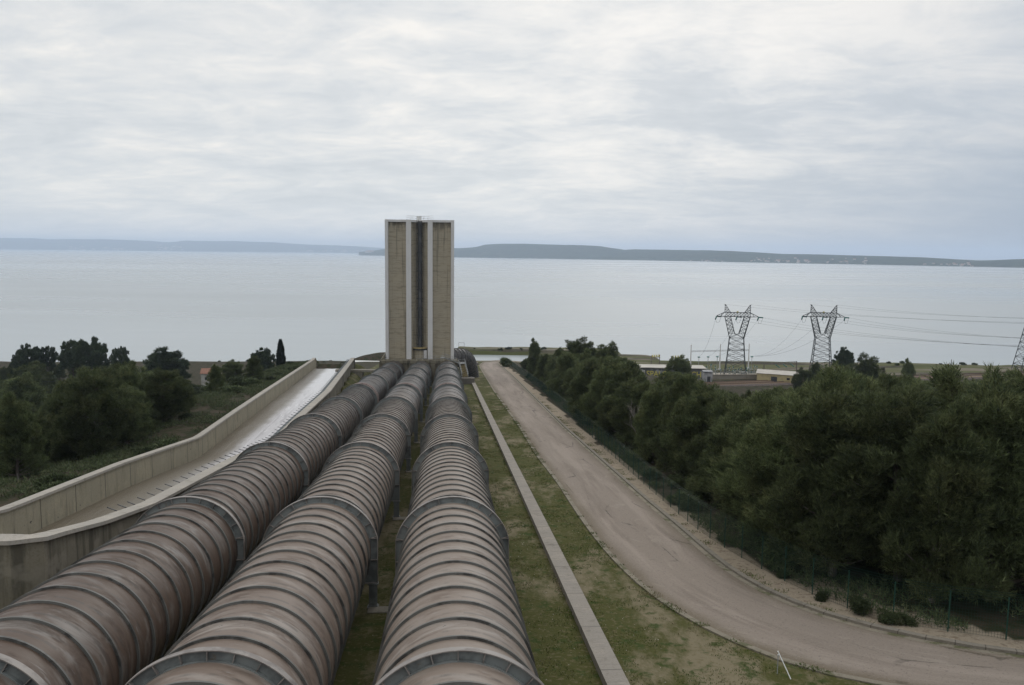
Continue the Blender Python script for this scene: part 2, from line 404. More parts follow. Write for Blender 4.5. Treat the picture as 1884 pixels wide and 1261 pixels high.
M['tower'] = mat('board_marked_concrete', (.37, .325, .245), [
    ((.39, .335, .245), dict(scale=(.12, .12, .5), detail=5, range=(.45, .65), amt=.7)),
    ((.25, .215, .155), dict(scale=(.5, .5, 2.4), off=4, detail=6, range=(.5, .66), amt=.75)),
    ((.14, .122, .095), dict(kind='saw', axis=2, scale=.9, range=(.05, .01), amt=.30)),
    ((.12, .105, .08), dict(kind='saw', axis=2, scale=.24, off=.3, range=(.02, .006), amt=.5)),
    ((.13, .115, .085), dict(scale=(1.4, 1.4, .05), off=15, detail=6, range=(.54, .66), amt=.6)),
    ((.06, .055, .042), dict(scale=(1.0, 1.0, .22), off=9, detail=7, nr=.7, range=(.38, .6), amt=.85, mul=dict(kind='axis', axis=2, range=(33.5, 37.4), warp=2.5, wscale=.8)))],
    rough=.9, spec=.2, bump=[(.3, .02, dict(scale=(2, 2, 8), range=(0, 1)))])
M['fin'] = mat('white_painted_fin', (.60, .585, .57), [
    ((.54, .52, .50), dict(scale=(.6, .6, .25), detail=6, range=(.48, .66), amt=.7)),
    ((.36, .33, .29), dict(scale=(2, 2, .4), off=4, detail=6, range=(.62, .75), amt=.5))], rough=.8, spec=.25)
M['pedestal'] = concrete('pedestal_concrete', (.19, .17, .125), extra=[
    ((.05, .046, .036), dict(scale=(.9, .9, .18), off=2, detail=6, range=(.45, .62), amt=.8))])
M['darksteel'] = mat('dark_steel', (.035, .038, .042), [((.075, .08, .085), dict(scale=2, detail=4, range=(.5, .65)))], rough=.55, spec=.4)
M['shaft'] = mat('riser_steel', (.055, .055, .056), [((.11, .11, .112), dict(scale=(1, 1, .3), detail=4, range=(.48, .65)))], rough=.5, spec=.4)
M['galv'] = mat('galvanised_steel', (.36, .37, .37), [((.24, .25, .25), dict(scale=1.5, detail=3, range=(.45, .6)))], rough=.5, metal=.2)
M['pylon'] = mat('pylon_steel', (.030, .036, .038), [((.055, .06, .06), dict(scale=.7, detail=3, range=(.5, .62)))], rough=.6)
M['wire'] = mat('wire', (.05, .055, .055), rough=.6)
M['glassins'] = mat('green_glass_insulator', (.02, .13, .11), rough=.25, spec=.6)
M['tread'] = mat('stair_tread', (.38, .30, .14), [((.25, .2, .12), dict(scale=3, range=(.45, .6)))], rough=.8)
M['green'] = mat('green_paint', (.012, .05, .036), rough=.45, spec=.4)
M['net'] = mat('green_wire', (.010, .04, .03), rough=.5)
M['stonewhite'] = mat('white_plaster', (.55, .54, .50), [((.42, .4, .36), dict(scale=.4, detail=5, range=(.45, .6)))], rough=.85)
M['whitefar'] = mat('pale_render', (.62, .58, .53), objrand=(.55, 1.15), rough=.85)
M['tile'] = mat('clay_tile', (.30, .15, .10), [((.2, .11, .08), dict(scale=2, detail=4, range=(.45, .6)))], rough=.85)
M['yellow'] = mat('yellow_render', (.44, .37, .20), [((.33, .28, .16), dict(scale=.5, detail=5, range=(.45, .62), amt=.6))], rough=.85)
M['shedroof'] = mat('pale_sheet_roof', (.48, .45, .40), [((.36, .33, .3), dict(scale=(.3, 2, 1), range=(.45, .62)))], rough=.7)
M['greybox'] = mat('grey_render', (.34, .34, .35), [((.24, .24, .24), dict(scale=.6, detail=5, range=(.45, .62)))], rough=.85)
M['graff'] = mat('graffiti_wall', (.10, .10, .10), [((.25, .25, .26), dict(scale=.5, detail=4, range=(.5, .6)))], rough=.8)
M['graffy'] = mat('graffiti_yellow', (.46, .40, .10), rough=.7)
M['black'] = mat('black_metal', (.015, .015, .016), rough=.5)
M['white'] = mat('white_plastic', (.7, .7, .68), rough=.5)
M['purple'] = mat('violet_panel', (.22, .16, .36), rough=.6)
M['sleeper'] = mat('concrete_sleeper', (.30, .22, .15), rough=.9)
M['rail'] = mat('rusty_rail', (.10, .055, .04), rough=.6)
M['ballast'] = mat('ballast_stone', (.11, .09, .085), [((.18, .14, .12), dict(scale=2.5, detail=5, range=(.48, .6)))], rough=.95, bump=[(.6, .06, dict(scale=6, range=(0, 1)))])
M['bark'] = mat('pine_bark', (.12, .10, .085), [((.22, .20, .18), dict(scale=(3, 3, .8), detail=5, range=(.48, .62)))], rough=.9, bump=[(.5, .03, dict(scale=(10, 10, 2), range=(0, 1)))])
M['needle'] = mat('pine_needles', (.098, .122, .052), [
    ((.135, .150, .066), dict(scale=.35, detail=4, range=(.45, .65), coord='Object')),
    ((.066, .086, .040), dict(scale=.9, detail=3, off=4, range=(.5, .65), coord='Object')),
    ((.09, .085, .05), dict(scale=1.7, detail=2, off=8, range=(.68, .76), coord='Object', amt=.6))], isl=(.45, 1.6), objrand=(.7, 1.3), rough=.65, spec=.25, transl=.35)
M['needleD'] = mat('dark_pine_needles', (.046, .068, .032), [((.070, .092, .042), dict(scale=.4, detail=4, range=(.45, .65)))], isl=(.5, 1.5), objrand=(.8, 1.2), rough=.7, spec=.2)
M['cypress'] = mat('cypress_foliage', (.012, .022, .010), isl=(.5, 1.5), rough=.75, spec=.2)
M['shrub'] = mat('shrub_leaves', (.060, .078, .034), [((.10, .105, .055), dict(scale=.6, detail=3, range=(.5, .65)))], isl=(.5, 1.5), objrand=(.55, 1.5), rough=.7, spec=.2)
M['dead'] = mat('bare_twigs', (.20, .18, .16), isl=(.6, 1.3), rough=.85)
M['grassb'] = mat('grass_blades', (.07, .10, .022), [((.16, .14, .07), dict(scale=.5, coord='World', detail=4, range=(.5, .62)))], isl=(.6, 1.5), rough=.7, spec=.2)
M['stonebit'] = mat('pale_stones', (.42, .38, .32), isl=(.6, 1.2), rough=.9)
M['road'] = mat('worn_road', (0.2381, 0.1992, 0.1663), [
    ((0.3056, 0.2569, 0.2171), dict(scale=(.03, .38, 1), coord='UV', detail=4, range=(.46, .62), amt=.75)),
    ((0.1786, 0.1460, 0.1199), dict(scale=(.06, .5, 1), coord='UV', off=5, detail=6, nr=.65, range=(.5, .66), amt=.75)),
    ((0.3096, 0.2660, 0.2246), dict(scale=(.25, .5, 1), coord='UV', off=9, detail=7, nr=.7, dist=1, range=(.56, .68), amt=.55)),
    ((0.0555, 0.0495, 0.0435), dict(kind='voronoi', feature='DISTANCE_TO_EDGE', coord='UV', scale=(.11, .33, 1), warp=.09, wscale=1.6, range=(.02, .006), amt=.75, mul=dict(scale=(.08, .3, 1), coord='UV', off=3, detail=3, range=(.53, .62)))),
    ((0.0794, 0.0760, 0.0673), dict(scale=(.35, 1.6, 1), coord='UV', off=14, detail=7, nr=.75, range=(.66, .72), amt=.6)),
    ((0.1191, 0.0950, 0.0600), dict(kind='axis', axis=1, coord='UV', scale=1, range=(1.5, .1), amt=.7, warp=1.2, wscale=.25)),
    ((0.1270, 0.1026, 0.0711), dict(kind='axis', axis=1, coord='UV', scale=1, range=(6.3, 7.9), amt=.65, warp=1.6, wscale=.25)),
    ((0.2858, 0.2509, 0.2246), dict(scale=9, coord='World', detail=4, nr=.8, range=(.54, .66), amt=.55)),
    ((0.0715, 0.0609, 0.0524), dict(scale=8, coord='World', off=6, detail=4, nr=.8, range=(.54, .68), amt=.55))], rough=.9, spec=.2,
    bump=[(.6, .04, dict(scale=9, coord='World', range=(0, 1)))])
M['kerb'] = concrete('kerb_concrete', (.215, .19, .15), coord='World', extra=[((.07, .075, .03), dict(scale=.8, coord='World', off=3, detail=7, nr=.7, range=(.5, .62), amt=.8))])
M['kerbdark'] = concrete('kerb_dark_concrete', (.20, .18, .15), coord='UV', extra=[((.06, .05, .04), dict(kind='saw', axis=0, coord='UV', scale=.8, range=(.03, .01), amt=.7))])
tan = (.20, .168, .112); grn = (.066, .067, .021)
M['ground'] = mat('ground', (.055, .044, .030), [
    ((0.1148, 0.0984, 0.0615), dict(scale=.25, detail=7, nr=.7, coord='World', range=(.55, .68), amt=.8)),
    ((0.0230, 0.0295, 0.0115), dict(scale=.6, detail=6, off=3, coord='World', range=(.45, .6), amt=.9)),
    # shore flat
    ((0.1640, 0.1435, 0.1066), dict(kind='attr', attr='zone', axis=2, range=(.2, .8), mul=dict(scale=(0.0098, 0.0410, 0.0410), coord='World', detail=4, range=(.4, .5)))),
    ((0.0738, 0.0820, 0.0246), dict(kind='attr', attr='zone', axis=2, range=(.2, .8), amt=.8, mul=dict(scale=(0.0082, 0.0738, 0.0410), coord='World', off=4, detail=3, range=(.47, .54)))),
    # mown strips
    (grn, dict(kind='attr', attr='zone', axis=0, range=(.2, .8))),
    (tan, dict(kind='attr', attr='zone', axis=0, range=(.2, .8), mul=dict(scale=(0.2460, 0.0984, 0.1640), coord='World', detail=8, nr=.68, off=21, range=(.49, .62), amt=.85))),
    ((0.0369, 0.0558, 0.0131), dict(kind='attr', attr='zone', axis=0, range=(.2, .8), mul=dict(scale=1.2, coord='World', off=7, detail=6, range=(.52, .66), amt=.9))),
    ((0.1312, 0.1107, 0.0615), dict(kind='attr', attr='zone', axis=0, range=(.2, .8), mul=dict(scale=4, coord='World', off=9, detail=5, range=(.53, .64), amt=.75))),
    ((0.3280, 0.2952, 0.2378), dict(kind='attr', attr='zone', axis=0, range=(.2, .8), mul=dict(scale=7, coord='World', off=13, detail=4, range=(.70, .74), amt=.8))),
    # gravel
    ((0.2788, 0.2337, 0.1763), dict(kind='attr', attr='zone', axis=1, range=(.25, .7))),
    ((0.1640, 0.1271, 0.0902), dict(kind='attr', attr='zone', axis=1, range=(.25, .7), mul=dict(scale=2.2, coord='World', detail=7, nr=.7, range=(.5, .64), amt=.85))),
    ((0.0902, 0.0779, 0.0492), dict(kind='attr', attr='zone', axis=1, range=(.25, .7), mul=dict(scale=.9, coord='World', off=4, detail=7, nr=.75, range=(.60, .68), amt=.8))),
    ((0.3690, 0.3116, 0.2542), dict(kind='attr', attr='zone', axis=1, range=(.25, .7), mul=dict(scale=9, coord='World', off=4, detail=3, range=(.6, .68), amt=.7))),
], coord='World', rough=.95, spec=.1, bump=[(.6, .12, dict(scale=1.5, coord='World', detail=8, range=(0, 1))), (.5, .05, dict(scale=9, coord='World', detail=4, range=(0, 1)))])
M['foam'] = mat('rushing_water', (.50, .48, .49), [
    ((.33, .31, .32), dict(scale=(.07, 1.3, 1), coord='UV', detail=8, nr=.7, dist=1.2, range=(.48, .62), amt=.9)),
    ((.68, .67, .68), dict(scale=(.25, 2.6, 1), coord='UV', off=5, detail=7, nr=.7, dist=.6, range=(.52, .64), amt=.8)),
    ((.74, .74, .75), dict(kind='axis', axis=0, coord='UV', range=(74, 150), amt=.75, warp=20, wscale=.3)),
    ((.125, .10, .065), dict(kind='axis', axis=0, coord='UV', scale=1, range=(58, 32), amt=.95, warp=14, wscale=.45)),
    ((.125, .10, .065), dict(kind='axis', axis=1, coord='UV', scale=1, range=(4.2, 2.2), amt=.97, warp=1.4, wscale=.35)),
    ((.28, .31, .34), dict(kind='axis', axis=1, coord='UV', scale=1, range=(7.8, 8.6), amt=.7, warp=1.0, wscale=.6)),
], rough=.35, spec=.5, bump=[(.6, .15, dict(scale=(.35, 3.2, 1), coord='UV', detail=8, nr=.7, range=(0, 1))), (.4, .03, dict(scale=(2, 6, 1), coord='UV', detail=6, range=(0, 1)))])
M['hillfar'] = mat('far_woods', (.045, .058, .035), [
    ((.12, .11, .085), dict(scale=.004, detail=8, nr=.7, coord='World', range=(.56, .66), amt=.7)),
    ((.025, .035, .025), dict(scale=.012, detail=8, off=4, coord='World', range=(.48, .6), amt=.8))], rough=1, spec=0)

# water
wm = bpy.data.materials.new('lake_water'); wm.use_nodes = True; t = wm.node_tree; bs = t.nodes['Principled BSDF']
bs.inputs['IOR'].default_value = 1.333; bs.inputs['Specular IOR Level'].default_value = .5
g = t.nodes.new('ShaderNodeNewGeometry')
def tnoise(sx, sy, det, off=0, rot=0.12):
    m = t.nodes.new('ShaderNodeMapping'); m.inputs['Scale'].default_value = (sx, sy, 1); m.inputs['Location'].default_value = (off, off, 0); m.inputs['Rotation'].default_value = (0, 0, rot)
    t.links.new(g.outputs['Position'], m.inputs['Vector']); n = t.nodes.new('ShaderNodeTexNoise'); n.inputs['Scale'].default_value = 1; n.inputs['Detail'].default_value = det
    n.inputs['Roughness'].default_value = .62
    t.links.new(m.outputs[0], n.inputs['Vector']); return n.outputs[0]
patch = tnoise(.0006, .0018, 5, 3)
streak = tnoise(.0011, .011, 4, 11, .032)
mr = t.nodes.new('ShaderNodeMapRange'); t.links.new(patch, mr.inputs[0]); mr.inputs[1].default_value = .35; mr.inputs[2].default_value = .65; mr.inputs[3].default_value = .20; mr.inputs[4].default_value = .34
mr2 = t.nodes.new('ShaderNodeMapRange'); t.links.new(streak, mr2.inputs[0]); mr2.inputs[1].default_value = .60; mr2.inputs[2].default_value = .70; mr2.inputs[3].default_value = 0; mr2.inputs[4].default_value = -.06
ad = t.nodes.new('ShaderNodeMath'); ad.operation = 'ADD'; t.links.new(mr.outputs[0], ad.inputs[0]); t.links.new(mr2.outputs[0], ad.inputs[1])
t.links.new(ad.outputs[0], bs.inputs['Roughness'])
mc = t.nodes.new('ShaderNodeMix'); mc.data_type = 'RGBA'; t.links.new(patch, mc.inputs[0]); mc.inputs[6].default_value = (.27, .31, .325, 1); mc.inputs[7].default_value = (.37, .39, .395, 1)
t.links.new(mc.outputs[2], bs.inputs['Base Color'])
b1 = t.nodes.new('ShaderNodeBump'); b1.inputs['Strength'].default_value = .09; b1.inputs['Distance'].default_value = .25
t.links.new(tnoise(.35, .9, 5, 1), b1.inputs['Height']); t.links.new(b1.outputs[0], bs.inputs['Normal'])
M['water'] = wm

# ------------------------------------------------------------------ water, ground, hills
wb = MB(); R = 24000; wv = []
for i in range(96): wv.append((R * math.cos(i * math.pi / 48), R * math.sin(i * math.pi / 48), 0))
wb.add(wv, [tuple(range(96))]); set_props(wb.build('water', M['water']), kind='structure')

def grid_axis(parts):
    out = [parts[0][0]]
    for a, b, s in parts:
        n = max(1, int(round((b - a) / s))); out += [a + (b - a) * (i + 1) / n for i in range(n)]
    return np.array(out)
gx = grid_axis([(-900, -300, 30), (-300, -120, 6), (-120, -48, 2), (-48, 30, .75), (30, 80, 1.6), (80, 200, 4), (200, 420, 10), (420, 1000, 40)])   # lateral
gt = grid_axis([(-60, 10, 5), (10, 120, 1.0), (120, 240, 1.5), (240, 350, 3), (350, 520, 3)])
LX, TT = np.meshgrid(gx, gt)
WX = LX * LH.x + TT * AH.x; WY = LX * LH.y + TT * AH.y
WZ = elev(WX, WY)
nt_, nx_ = LX.shape
me = bpy.data.meshes.new('ground')
co = np.stack([WX, WY, WZ], -1).reshape(-1, 3)
ii = np.arange(nt_ * nx_).reshape(nt_, nx_)
quads = np.stack([ii[:-1, :-1], ii[:-1, 1:], ii[1:, 1:], ii[1:, :-1]], -1).reshape(-1, 4)
me.from_pydata(co.tolist(), [], quads.tolist())
# road edges (needed for zones)
left_px = [(1560, 1262), (1484, 1240), (1429, 1216), (1364, 1189), (1299, 1159), (1239, 1124), (1189.5, 1086.6), (1139.6, 1039), (1104.7, 999), (1064.8, 944), (1029.8, 889.5), (990, 839.6), (960, 789.7), (940, 762), (909.6, 719.4), (894.4, 694.7), (883.5, 676.5), (883, 672), (889, 667), (899.4, 664.5), (920.7, 662.8)]
right_px = [(1950, 1224), (1866, 1211), (1788, 1199), (1708.5, 1184), (1638.6, 1171.4), (1558.8, 1155), (1489, 1129), (1419, 1101.5), (1354, 1064), (1299, 1019), (1249.4, 974), (1189.5, 924.4), (1139.6, 879.5), (1089.7, 834.6), (1039.8, 789.7), (990, 739.8), (940, 690), (925, 677), (915, 670.5), (921, 667)]
def ground_pts(px): return [at_ground(a, b) for a, b in px]
def resample(pts, n):
    d = [0]
    for i in range(1, len(pts)): d.append(d[-1] + (pts[i] - pts[i - 1]).length)
    out = []
    for k in range(n):
        s = d[-1] * k / (n - 1); i = max(j for j in range(len(d)) if d[j] <= s + 1e-9); i = min(i, len(pts) - 2)
        f = (s - d[i]) / (d[i + 1] - d[i]); out.append(pts[i].lerp(pts[i + 1], f))
    return out
def smooth(pts, it=2):
    for _ in range(it):
        pts = [pts[0]] + [(pts[i - 1] + pts[i] * 2 + pts[i + 1]) / 4 for i in range(1, len(pts) - 1)] + [pts[-1]]
    return pts
left_e = ground_pts(left_px); right_e = ground_pts(right_px)
# carry the carriageway on towards the right behind the camera's edge of view and to the far bend
left_e = [left_e[0] + Vector((9, -1.5, 0)) + Vector((0, 0, TANS * 1.5)), ] + left_e
right_e = [right_e[0] + Vector((6, -.5, TANS * .5))] + right_e
left_e += [left_e[-1] + Vector((10, 2, -.9)), left_e[-1] + Vector((30, 1, -3))]
right_e += [right_e[-1] + Vector((14, 5, -1.5)), right_e[-1] + Vector((32, 4, -3.5))]
left_s = smooth(resample(left_e, 150), 3); right_s = smooth(resample(right_e, 150), 3)
le = np.array([xt(p) for p in left_s]); re_ = np.array([xt(p) for p in right_s])
col = np.zeros((nt_ * nx_, 4), np.float32); col[:, 3] = 1
lx = LX.ravel(); tt = TT.ravel()
o1 = np.argsort(re_[:, 1]); rx = np.interp(tt, re_[o1, 1], re_[o1, 0])
strip = (lx > -27) & (lx < rx - 1.0) & (tt < 345)
col[:, 0] = np.where(strip, 1, 0)
verge = (lx >= rx - 1.0) & (lx < rx + 2.4 + 1.2 * vnoise(tt, tt * 0, 6, 3)) & (tt < 330) & (tt > 33)
col[:, 1] = np.where(verge | ((tt < 46) & (lx > rx + 1) & (lx < rx + 5)), 1, 0)
qq = (WX.ravel() - RA[0]) * rn[0] + (WY.ravel() - RA[1]) * rn[1]
col[:, 2] = np.where((qq > 12) & (WZ.ravel() < 9) & (WX.ravel() > -60), 1, 0)
ca = me.color_attributes.new('zone', 'FLOAT_COLOR', 'POINT'); ca.data.foreach_set('color', col.ravel())
me.materials.append(M['ground']); me.shade_smooth()
set_props(link('ground', me), kind='structure')

# hills across the lake: ridges with their own distance and depth; profile = (px, py of crest)
def hill(name, prof, zf, depth, seed, kf=None):
    pxs = np.linspace(prof[0][0], prof[-1][0], 160)
    pys = np.interp(pxs, [p[0] for p in prof], [p[1] for p in prof])
    rr = random.Random(seed); rows = 14
    mb = MB(); vs = []
    for j in range(rows + 5):
        a = min(j / rows, 1)
        for i, (x, y) in enumerate(zip(pxs, pys)):
            zsh = np.interp(x, [q[0] for q in zf], [q[1] for q in zf])
            z = zsh + depth * a * 0.55 if j <= rows else zsh + depth * (.55 + .45 * (j - rows) / 4)
            crest = at_z(x, y, zsh + depth * .55); H = max(crest.z, 2)
            prof_h = math.sin(a * math.pi / 2) ** .8 if j <= rows else 1 - (j - rows) / 4 * .9
            base = at_z(x, y, z)
            g1 = float(vnoise(base.x, base.y, 520, seed)) * .5 + float(vnoise(base.x, base.y, 190, seed + 3)) * .25
            h = H * prof_h * (1 + g1 * (1 - a) * 1.1) if j <= rows else H * prof_h
            if j == rows: h = H * (1 + float(vnoise(base.x, base.y, 90, seed)) * .035)
            if j == 0: h = -3
            vs.append((base.x, base.y, max(h, -3)))
    n = len(pxs); fs = [(j * n + i, j * n + i + 1, (j + 1) * n + i + 1, (j + 1) * n + i) for j in range(rows + 4) for i in range(n - 1)]
    mb.add(vs, fs); o = mb.build(name, M['hillfar'], None, 180); return set_props(o, kind='structure')
hill('hills', [(-160, 436), (8, 438.5), (60, 439), (100, 441), (140, 440), (200, 441), (260, 443), (310, 446), (335, 443.5), (420, 444), (500, 446), (560, 450), (620, 452), (680, 455), (720, 458), (860, 458), (950, 461)], [(-160, 17500), (8, 17500), (700, 17000), (950, 17000)], 3500, 1)
hill('hills', [(660, 464), (690, 461), (712, 458), (800, 457), (845, 457), (875, 455), (893, 450.5), (920, 449), (980, 449.5), (1060, 451.5), (1100, 453), (1120, 456), (1150, 460), (1180, 463), (1240, 468), (1300, 477), (1320, 479)], [(660, 9800), (840, 8000), (1000, 7700), (1320, 6400)], 1800, 2)
hill('hills', [(1100, 463), (1150, 460), (1165, 459), (1240, 460), (1330, 461.5), (1380, 464), (1440, 467.5), (1500, 468.5), (1560, 470), (1640, 472), (1700, 474), (1760, 477.5), (1800, 479.5), (1830, 479), (1860, 477.5), (1884, 477), (2080, 474)], [(1100, 7600), (1250, 6600), (1400, 6000), (1600, 5400), (1866, 4700), (2080, 4400)], 1500, 3)

# ------------------------------------------------------------------ penstocks
PB = Matrix.Rotation(0, 4, 'X')
def pipe_frame(X):
    o = P(X, 12.06, 0)
    m = Matrix(((LH.x, AX.x, NR.x, o.x), (LH.y, AX.y, NR.y, o.y), (LH.z, AX.z, NR.z, o.z), (0, 0, 0, 1)))
    return m
VL = V.length
COLL = [2.5, 23.0, 43.5, 64.0, 84.5, 105.5, 128.0, 154.0, 180.0, 203.0]
PR = 2.66
def ring_mesh(r0, r1, wd, name, m, n=112):
    mb = MB(); vs = []
    for k in range(n):
        a = 2 * math.pi * k / n
        for r, y in ((r0, -wd / 2), (r1, -wd / 2), (r1, wd / 2), (r0, wd / 2)): vs.append((r * math.sin(a), y, r * math.cos(a)))
    fs = []
    for k in range(n):
        k2 = (k + 1) % n
        for j in range(4): fs.append((k * 4 + j, k * 4 + (j + 1) % 4, k2 * 4 + (j + 1) % 4, k2 * 4 + j))
    mb.add(vs, fs); return mb.mesh(name, m, 40)
ringM = ring_mesh(PR - .02, PR + .09, .088, 'stiffener_ring', M['ring'])
ringF = ring_mesh(PR - .02, PR + .05, .12, 'stiffener_ring', M['ring'], 64)
jointM = ring_mesh(PR - .02, PR + .22, .55, 'expansion_joint', M['joint'])
A0 = math.radians(77); RC = 3.07; XC = RC * math.sin(A0); ZC = RC * math.cos(A0)
ZB = -1.70
def collar_parts():
    """web plate, outer flange and gussets of a support collar (y = along the pipe)"""
    st = []
    n = 44
    for k in range(n + 1):
        a = -A0 + 2 * A0 * k / n; ro = RC - .12 * math.cos(a) ** 2; st.append(((PR - .01) * math.sin(a), (PR - .01) * math.cos(a), ro * math.sin(a), ro * math.cos(a)))
    right = []
    for k in range(1, 9):
        z = ZC + (ZB - ZC) * k / 8; xi = math.sqrt(max(PR * PR - z * z, .1)) - .01
        right.append((min(xi, XC - .05), z, XC, z))
    leftp = [(-a, b, -c, d) for a, b, c, d in reversed(right)]
    st = leftp + st + right
    web = MB(); vs = []
    for xi, zi, xo, zo in st:
        for x, z in ((xi, zi), (xo, zo)):
            for y in (-.02, .02): vs.append((x, y, z))
    fs = []
    for i in range(len(st) - 1):
        a, b = i * 4, (i + 1) * 4
        fs += [(a, a + 2, b + 2, b), (a + 1, b + 1, b + 3, a + 3), (a + 2, a + 3, b + 3, b + 2), (a, b, b + 1, a + 1)]
    web.add(vs, fs)
    gl_ = []
    for k in range(11):
        gus = MB(); gl_.append(gus)
        a = math.radians(-75 + 15 * k); u = Vector((math.sin(a), 0, math.cos(a)))
        gus.bar(u * (PR + .02), u * (RC - .01 - .12 * math.cos(a) ** 2), .30, .022, up=Vector((-math.cos(a), 0, math.sin(a))))
    for s in (-1, 1):
        for z in (ZC + .02, -.45, ZB):
            xi = math.sqrt(PR * PR - z * z)
            gus = MB(); gl_.append(gus); gus.box((s * (xi + XC) / 2, 0, z), (XC - xi + .02, .32, .035))
    fl = MB(); rows = []
    def frow(x, z, nx, nz): return [(x + nx * q, y, z + nz * q) for q, y in ((.0, -.14), (.03, -.14), (.03, .14), (.0, .14))]
    for xi, zi, xo, zo in st:
        a = math.atan2(xo, zo)
        nx, nz = (math.sin(a), math.cos(a)) if zo > ZC - .001 else (math.copysign(1, xo), 0)
        rows.append(frow(xo, zo, nx, nz))
    fl.sweep(rows)
    inn = MB(); rows = []
    for k in range(n + 1):
        a = -A0 + 2 * A0 * k / n
        rows.append([((PR + q) * math.sin(a), y, (PR + q) * math.cos(a)) for q, y in ((0, -.17), (.03, -.17), (.03, .17), (0, .17))])
    inn.sweep(rows)
    leg = MB(); zb = -3.02
    for y in (-.15, .15): leg.box((0, y, (ZB + zb) / 2), (.42, .03, ZB - zb))
    leg.box((0, 0, (ZB + zb) / 2), (.03, .27, ZB - zb))
    leg.box((0, 0, ZB - .05), (.56, .44, .06)); leg.box((0, 0, zb + .10), (.5, .4, .05)); leg.box((0, 0, zb + .03), (.6, .5, .05))
    for sx in (-1, 1):
        leg.box((sx * .12, 0, (ZB + zb) / 2), (.02, .3, ZB - zb - .1))
    return web.mesh('web_plate', M['collar'], 35), [q.mesh('gusset', M['flange'], 35) for q in gl_], fl.mesh('flange', M['flange'], 35), inn.mesh('base_ring', M['collar'], 35), leg.mesh('leg', M['collar'])
webM, gusM, flM, innM, legM = collar_parts()
pipes = []
for X, mk, lab, rend in ((-13.85, 'shell_a', 'dark rusty brown ribbed penstock, leftmost, beside the concrete spillway wall', 128),
                   (-6.7, 'shell_b', 'brown and grey mottled ribbed penstock, middle one of the three', 105.5),
                   (.33, 'shell_c', 'pale grey-brown ribbed penstock, rightmost, beside the grass strip', 105.5)):
    root = thing('penstock', lab, 'water pipe', group='penstocks running down to the tower', mw=pipe_frame(X))
    mb = MB(); rows = []; n = 112; ys = [-6 + 2.0 * k for k in range(114)]
    ys = [y for y in ys if y < 219] + [219.5]
    vs = [(PR * math.sin(2 * math.pi * k / n), y, PR * math.cos(2 * math.pi * k / n)) for y in ys for k in range(n)]
    mb.add(vs, [(i * n + k, i * n + (k + 1) % n, (i + 1) * n + (k + 1) % n, (i + 1) * n + k) for i in range(len(ys) - 1) for k in range(n)])
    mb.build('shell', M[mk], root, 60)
    ph = -0.12 * 0
    for i in range(len(COLL) - 1):
        a, b = COLL[i] * VL, COLL[i + 1] * VL
        if COLL[i] < rend - 1:
            nr_ = 13
            for k in range(1, nr_):
                link('stiffener_ring', ringM, root, (0, a + (b - a) * k / nr_, 0))
        else:
            for k in range(1, 4): link('stiffener_ring', ringF, root, (0, a + (b - a) * k / 4, 0))
    for z in COLL:
        cr = bpy.data.objects.new('support_collar', None); C.objects.link(cr); cr.parent = root; cr.location = (0, z * VL, 0)
        link('web_plate', webM, cr); [link('gusset', q_, cr) for q_ in (gusM if z < 90 else [])]; link('flange', flM, cr); link('base_ring', innM, cr)
        for s in (-1, 1): link('leg', legM, cr, (s * (XC - .22), 0, 0))
    link('expansion_joint', jointM, root, (0, 131.5 * VL, 0))
    link('expansion_joint', jointM, root, (0, 133.2 * VL, 0)).scale = (.985, .5, .985)
    pipes.append(root)
# concrete pads under the collar legs
padn = {}
def footing(xl, wd, z, label, grp):
    mb = MB(); mb.box((0, 0, -.1), (wd, 1.7, .65)); mb.box((0, 0, .26), (wd - .5, .9, .08))
    o = mb.build('concrete_footing', M['conc'])
    p = P(0.33, 12.06, 0) + AX * (z * VL) + LH * xl
    o.matrix_world = Matrix(((LH.x, AX.x, NR.x, p.x), (LH.y, AX.y, NR.y, p.y), (LH.z, AX.z, NR.z, p.z), (0, 0, 0, 1))) @ Matrix.Translation((0, 0, -3.27))
    bv = o.modifiers.new('b', 'BEVEL'); bv.width = .03; bv.segments = 1
    set_props(o, label, 'footing', grp)
for z in COLL[1:]:
    footing(-3.52, 2.4, z, 'concrete footing on the grass between the middle and the right penstock', 'footings between middle and right penstock')
    footing(2.95, 1.5, z, 'concrete footing at the right side of the right penstock, on the green strip', 'footings on the right of the right penstock')
    if z < 130: footing(-10.6, 2.4, z, 'concrete footing in the gap between the left and middle penstock', 'footings between left and middle penstock')

